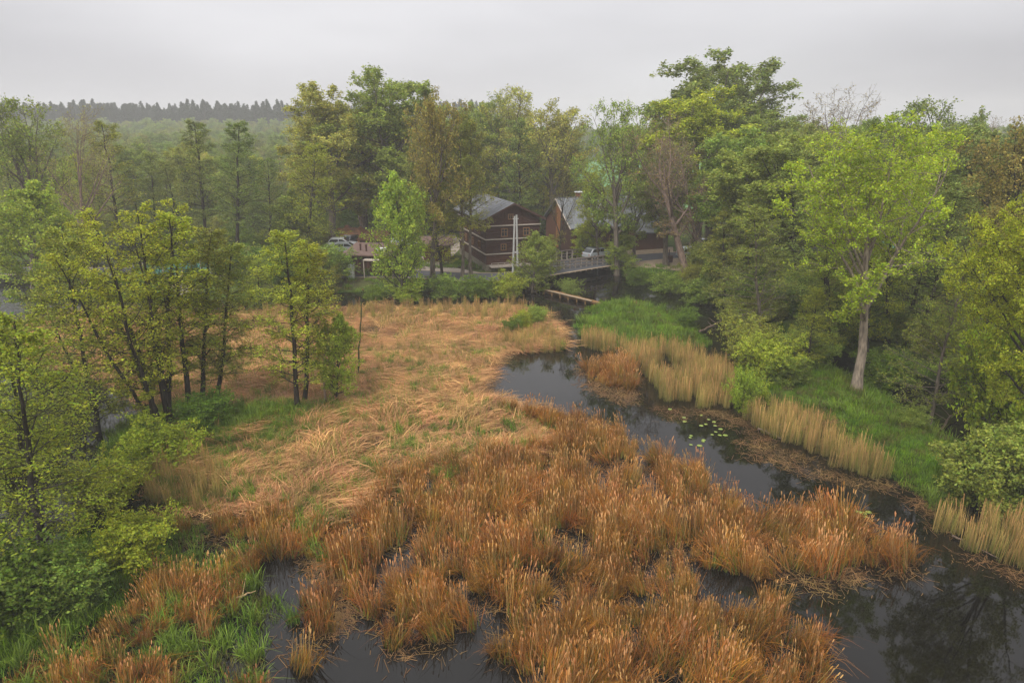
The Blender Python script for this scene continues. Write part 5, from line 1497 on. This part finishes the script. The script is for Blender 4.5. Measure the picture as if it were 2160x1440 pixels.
# fallen wood lying about
def fallen(px0, py0, px1, py1, r, z, label, mat=M_BARK, colr=(.14, .10, .075), twigs=3):
    a_ = Vector((*P(px0, py0, z), z)); b_ = Vector((*P(px1, py1, z), z)); rgf = random.Random(int(px0)); n_ = 7
    d_ = b_ - a_; side_ = Vector((-d_.y, d_.x, 0)).normalized()
    pp = [d_ * (i / n_) + side_ * rgf.uniform(-.12, .12) * d_.length * .25 + Vector((0, 0, rgf.uniform(-.02, .08))) for i in range(n_ + 1)]
    m_ = MB()
    for i in range(n_): m_.cyl(pp[i], pp[i + 1], r * (1 - .1 * i), r * (1 - .1 * (i + 1)), 8)
    r0_ = empty('fallen_branch', a_); tag(r0_, label, 'fallen branch')
    o_ = m_.build('stem', mat, r0_); o_.color = (*colr, 1)
    for k_ in range(twigs):
        q = pp[2 + k_]; e_ = q + side_ * rgf.choice((-1, 1)) * rgf.uniform(.5, 1.1) + d_.normalized() * .5 + Vector((0, 0, rgf.uniform(.1, .5)))
        t_ = MB().cyl(q, e_, r * .4, r * .15, 6).build('twig', mat, r0_); t_.color = (*colr, 1)


fallen(1322, 660, 1356, 655, .10, .5, 'dead branch lying on the green island')
fallen(1480, 700, 1530, 672, .10, .15, 'driftwood branch stuck between the island tip and the bank')
fallen(1690, 905, 1770, 885, .09, .45, 'rusty brown branch lying in the grass of the peninsula', colr=(.22, .11, .06))
fallen(1985, 905, 2038, 850, .07, .3, 'thin bare branch dipping into the right river arm')
fallen(500, 1262, 540, 1245, .05, .2, 'pale straw coloured stalk lying among the lower left cattails', colr=(.4, .28, .15), twigs=1)
fallen(1600, 905, 1650, 925, .07, .06, 'half sunk branch in the floating straw beside the lily pads')
fallen(2010, 1130, 2110, 1180, .05, .05, 'thin stick floating before the right hand reeds', twigs=1)
x, y = P(1340, 645, .4)
r_ = empty('tree_stump', (x, y, .3)); tag(r_, 'ragged brown stump in the middle of the green island', 'stump')
mbs = MB(); rgs = random.Random(3)
for i in range(7):
    a_ = i * .9; mbs.cyl((.14 * math.cos(a_), .14 * math.sin(a_), -.2), (.17 * math.cos(a_), .17 * math.sin(a_), .35 + rgs.random() * .5), .14, .04, 7)
o = mbs.build('splintered_wood', M_RUSTLOG, r_)

# floating straw
def float_tuft(seed):
    rg2 = np.random.RandomState(seed); n2 = 40; a = rg2.rand(n2) * 3.14; c = np.stack([rg2.randn(n2) * .35, rg2.randn(n2) * .35, np.full(n2, .012) + .01 * rg2.rand(n2)], -1)
    d = np.stack([np.cos(a), np.sin(a), np.zeros(n2)], -1); Ls = rg2.uniform(.04, .24, n2)[:, None]
    pt = np.stack([c - d * Ls, c + d * Ls], 1); side = np.stack([-d[:, 1], d[:, 0], np.zeros(n2)], -1)
    cc = np.broadcast_to((lerp(TAN, DBROWN * 1.6, rg2.rand(n2)[:, None]) * .5)[:, None], (n2, 2, 3))
    return join_rib('floating_straw', [ribbons(pt, np.full((n2, 2), .015), side, cc)], M_REED)
protos = [float_tuft(600 + i) for i in range(4)]
xs_, ys_ = [], []
for p_, sp in ((pxpoly([(640, 1180), (700, 1160), (740, 1230), (735, 1300), (700, 1345), (690, 1240)]), .32), (pxpoly([(1540, 900), (1620, 920), (1720, 970), (1690, 1000), (1580, 960)]), .62),
               (pxpoly([(1500, 870), (1560, 880), (1600, 905), (1540, 900)]), .6), (pxpoly([(1640, 1190), (1760, 1215), (1800, 1250), (1660, 1240)]), .6), (pxpoly([(1720, 1200), (1900, 1200), (1900, 1230), (1760, 1230)]), .5),
               (pxpoly([(1215, 770), (1330, 750), (1350, 860), (1250, 830)]), .5), (pxpoly([(330, 1060), (460, 1090), (560, 1160), (500, 1180), (340, 1110)]), .6), (pxpoly([(2010, 1150), (2200, 1230), (2200, 1300), (2060, 1200)]), .8),
               (pxpoly([(1930, 1050), (1975, 1075), (1990, 1130), (1960, 1100)]), .4), (CATTAIL, 1.0), (pxpoly([(1010, 790), (1080, 745), (1060, 775), (1030, 830), (1000, 850)]), .5), (pxpoly([(1380, 860), (1560, 870), (1580, 885), (1420, 885)]), .6), (pxpoly([(1680, 985), (1880, 1020), (1890, 1035), (1700, 1005)]), .5), (pxpoly([(560, 1300), (1030, 1340), (1040, 1400), (560, 1380)]), 1.6)):
    a, b2 = fill(p_, sp, rg); xs_.append(a); ys_.append(b2)
X = np.concatenate(xs_); Y = np.concatenate(ys_); n = len(X)
sc = .7 + .8 * rg.rand(n)
scatter('floating_straw', np.stack([X, Y, np.zeros(n)], -1), np.stack([np.zeros(n), np.zeros(n), rg.rand(n) * 6.28], -1), np.stack([sc, sc, np.ones(n)], -1), rg.randint(0, 4, n), protos, 'broken straw floating on the dark water')

# lily pads
lm = MB(); nseg = 14; V = [(0, 0, 0)]
for i in range(nseg + 1):
    a = .25 + i * (2 * math.pi - .5) / nseg; V.append((.17 * math.cos(a), .14 * math.sin(a), .004))
lm.add(V + [(x_, y_, z_ - .006) for x_, y_, z_ in V], [(0, i, i + 1) for i in range(1, nseg + 1)] + [(nseg + 2, nseg + 3 + i, nseg + 2 + i) for i in range(nseg)])
lmesh = lm.mesh('lily_pad', M_LILY)
rp_ = random.Random(12)
pads = [(1443, 881), (1444, 889), (1479, 876), (1489, 895), (1479, 898), (1506, 890), (1508, 898), (1458, 919), (1456, 923), (1502, 917), (1518, 918), (1530, 918), (1510, 911), (1484, 928), (1476, 940), (1457, 938), (1483, 931), (1413, 863), (1520, 905), (1495, 885)]
for i, (px_, py_) in enumerate(pads + [(1808, 1079), (1815, 1081), (1825, 1090), (1832, 1080), (1822, 1083)]):
    x, y = P(px_, py_, 0)
    o = bpy.data.objects.new('lily_pad', lmesh); o.location = (x, y, .018); s_ = rp_.uniform(.6, .95); o.scale = (s_, s_, 1); o.rotation_euler = (0, 0, rp_.uniform(0, 6.28)); link(o)
    if i < len(pads): tag(o, 'yellow green lily pad floating on the stream beside the tall reeds', 'lily pad', 'lily pads on the middle of the stream')
    else: tag(o, 'yellow green lily pad off the tip of the cattails at right', 'lily pad', 'lily pads off the right cattail tip')

# undergrowth in the wood and on the banks
xs_, ys_ = [], []
for p_, sp, thr in ((np.array([(-110, 95), (130, 95), (170, 170), (-140, 170)]), 3.2, .25), (np.array([(-75, 83), (-22, 83), (-22, 96), (-80, 96)]), 3.0, .35), (np.array([(16, 48), (75, 40), (85, 84), (34, 84), (14, 74)]), 2.3, .32), (np.array([(-30, 71.5), (4, 71.5), (4, 73.8), (-32, 74.5)]), 1.2, .2)):
    a, b2 = fill(p_, sp, rg); k_ = (vnoise(a, b2, 6, 1) > thr) & (land_sd(a, b2) > .4)
    for q in KEEP_OFF: k_ &= ~inside(q, a, b2)
    xs_.append(a[k_]); ys_.append(b2[k_])
X = np.concatenate(xs_); Y = np.concatenate(ys_); n = len(X)
def joined(pr, tint, bark):
    """far copy of a plant: wood and leaves in one mesh"""
    a, b_ = pr['trunk'], pr['crown']
    def arr(m_):
        v = np.empty(len(m_.vertices) * 3, np.float32); m_.vertices.foreach_get('co', v)
        li = np.empty(len(m_.loops), np.int32); m_.loops.foreach_get('vertex_index', li); return v.reshape(-1, 3), li.reshape(-1, 4)
    va, fa = arr(a); vb, fb = arr(b_)
    cb = np.empty(len(vb) * 4, np.float32); b_.color_attributes['col'].data.foreach_get('color', cb); cb = cb.reshape(-1, 4)[:, :3] * np.array(tint)
    return np_mesh('plant', np.concatenate([va, vb]), np.concatenate([fa, fb + len(va)]), mat=M_GRASS, col=np.concatenate([np.broadcast_to(np.array(bark), va.shape), cb]))
protos = [joined(PROTO['shrub'][0], C_DEEP, B_DARK), joined(PROTO['shrub'][1], C_GREEN, B_DARK), joined(PROTO['shrub'][2], C_OLIVE, B_GREY)]
sc = .5 + .7 * rg.rand(n)
scatter('undergrowth', np.stack([X, Y, height(X, Y) - .05], -1), np.stack([np.zeros(n), np.zeros(n), rg.rand(n) * 6.28], -1), np.stack([sc * 1.2, sc * 1.2, sc], -1), rg.randint(0, 3, n), protos, 'green undergrowth filling the ground below the trees')
print('undergrowth', n)

# far wood, then pines on the rise
rg = np.random.RandomState(55)
protos = [joined(PROTO['broad'][0], (.28, .36, .07), B_GREY), joined(PROTO['broad'][1], (.24, .31, .07), B_GREY), joined(PROTO['sparse'][0], (.30, .32, .06), B_GREY), joined(PROTO['alder'][1], C_DULL, B_DARK)]
a, b2 = fill(np.array([(-210, 158), (230, 158), (470, 470), (-400, 400)]), 8.0, rg)
k_ = ~inside(FIELD, a, b2) & ~inside(np.array([(12, 130), (75, 130), (60, 190), (14, 190)]), a, b2); a, b2 = a[k_], b2[k_]
n = len(a); pick = rg.randint(0, 4, n); Hs = np.array([PROTO['broad'][0]['H'], PROTO['broad'][1]['H'], PROTO['sparse'][0]['H'], PROTO['alder'][1]['H']])
hh = rg.uniform(10, 14, n); sc = hh / Hs[pick]
scatter('distant_wood', np.stack([a, b2, height(a, b2) - .1], -1), np.stack([np.zeros(n), np.zeros(n), rg.rand(n) * 6.28], -1), np.stack([sc * 1.1, sc * 1.1, sc], -1), pick, protos, 'hazy light green wood in the far distance')
print('far wood', n)
protos = [joined(PROTO['pine'][0], (.035, .055, .030), B_GREY), joined(PROTO['pine'][1], (.035, .055, .030), B_GREY)]
a, b2 = fill(np.array([(-470, 410), (-25, 410), (-15, 500), (-540, 500)]), 5.0, rg)
n = len(a); sc = rg.uniform(.68, 1.12, n) + .30 * vnoise(a, b2, 22, 1)
scatter('pine_wood', np.stack([a, b2, height(a, b2) - .1], -1), np.stack([np.zeros(n), np.zeros(n), rg.rand(n) * 6.28], -1), np.stack([sc, sc, sc], -1), rg.randint(0, 2, n), protos, 'dark pine wood fading into mist on the horizon')
print('pines', n)

# ------------------------------------------------------------------ haze
mh = bpy.data.materials.new('haze_air'); mh.use_nodes = True
nt = mh.node_tree; nt.nodes.clear()
out = nt.nodes.new('ShaderNodeOutputMaterial'); pv = nt.nodes.new('ShaderNodeVolumePrincipled')
pv.inputs['Color'].default_value = (.97, .965, .965, 1); pv.inputs['Density'].default_value = HAZE_DENSITY; pv.inputs['Anisotropy'].default_value = 0.0
nt.links.new(pv.outputs[0], out.inputs['Volume'])
hz = MB().box(-660, -45, -3, 660, 700, 42).build('haze', mh)
tag(hz, 'thin mist hanging over the marsh and the wood', kind='stuff')
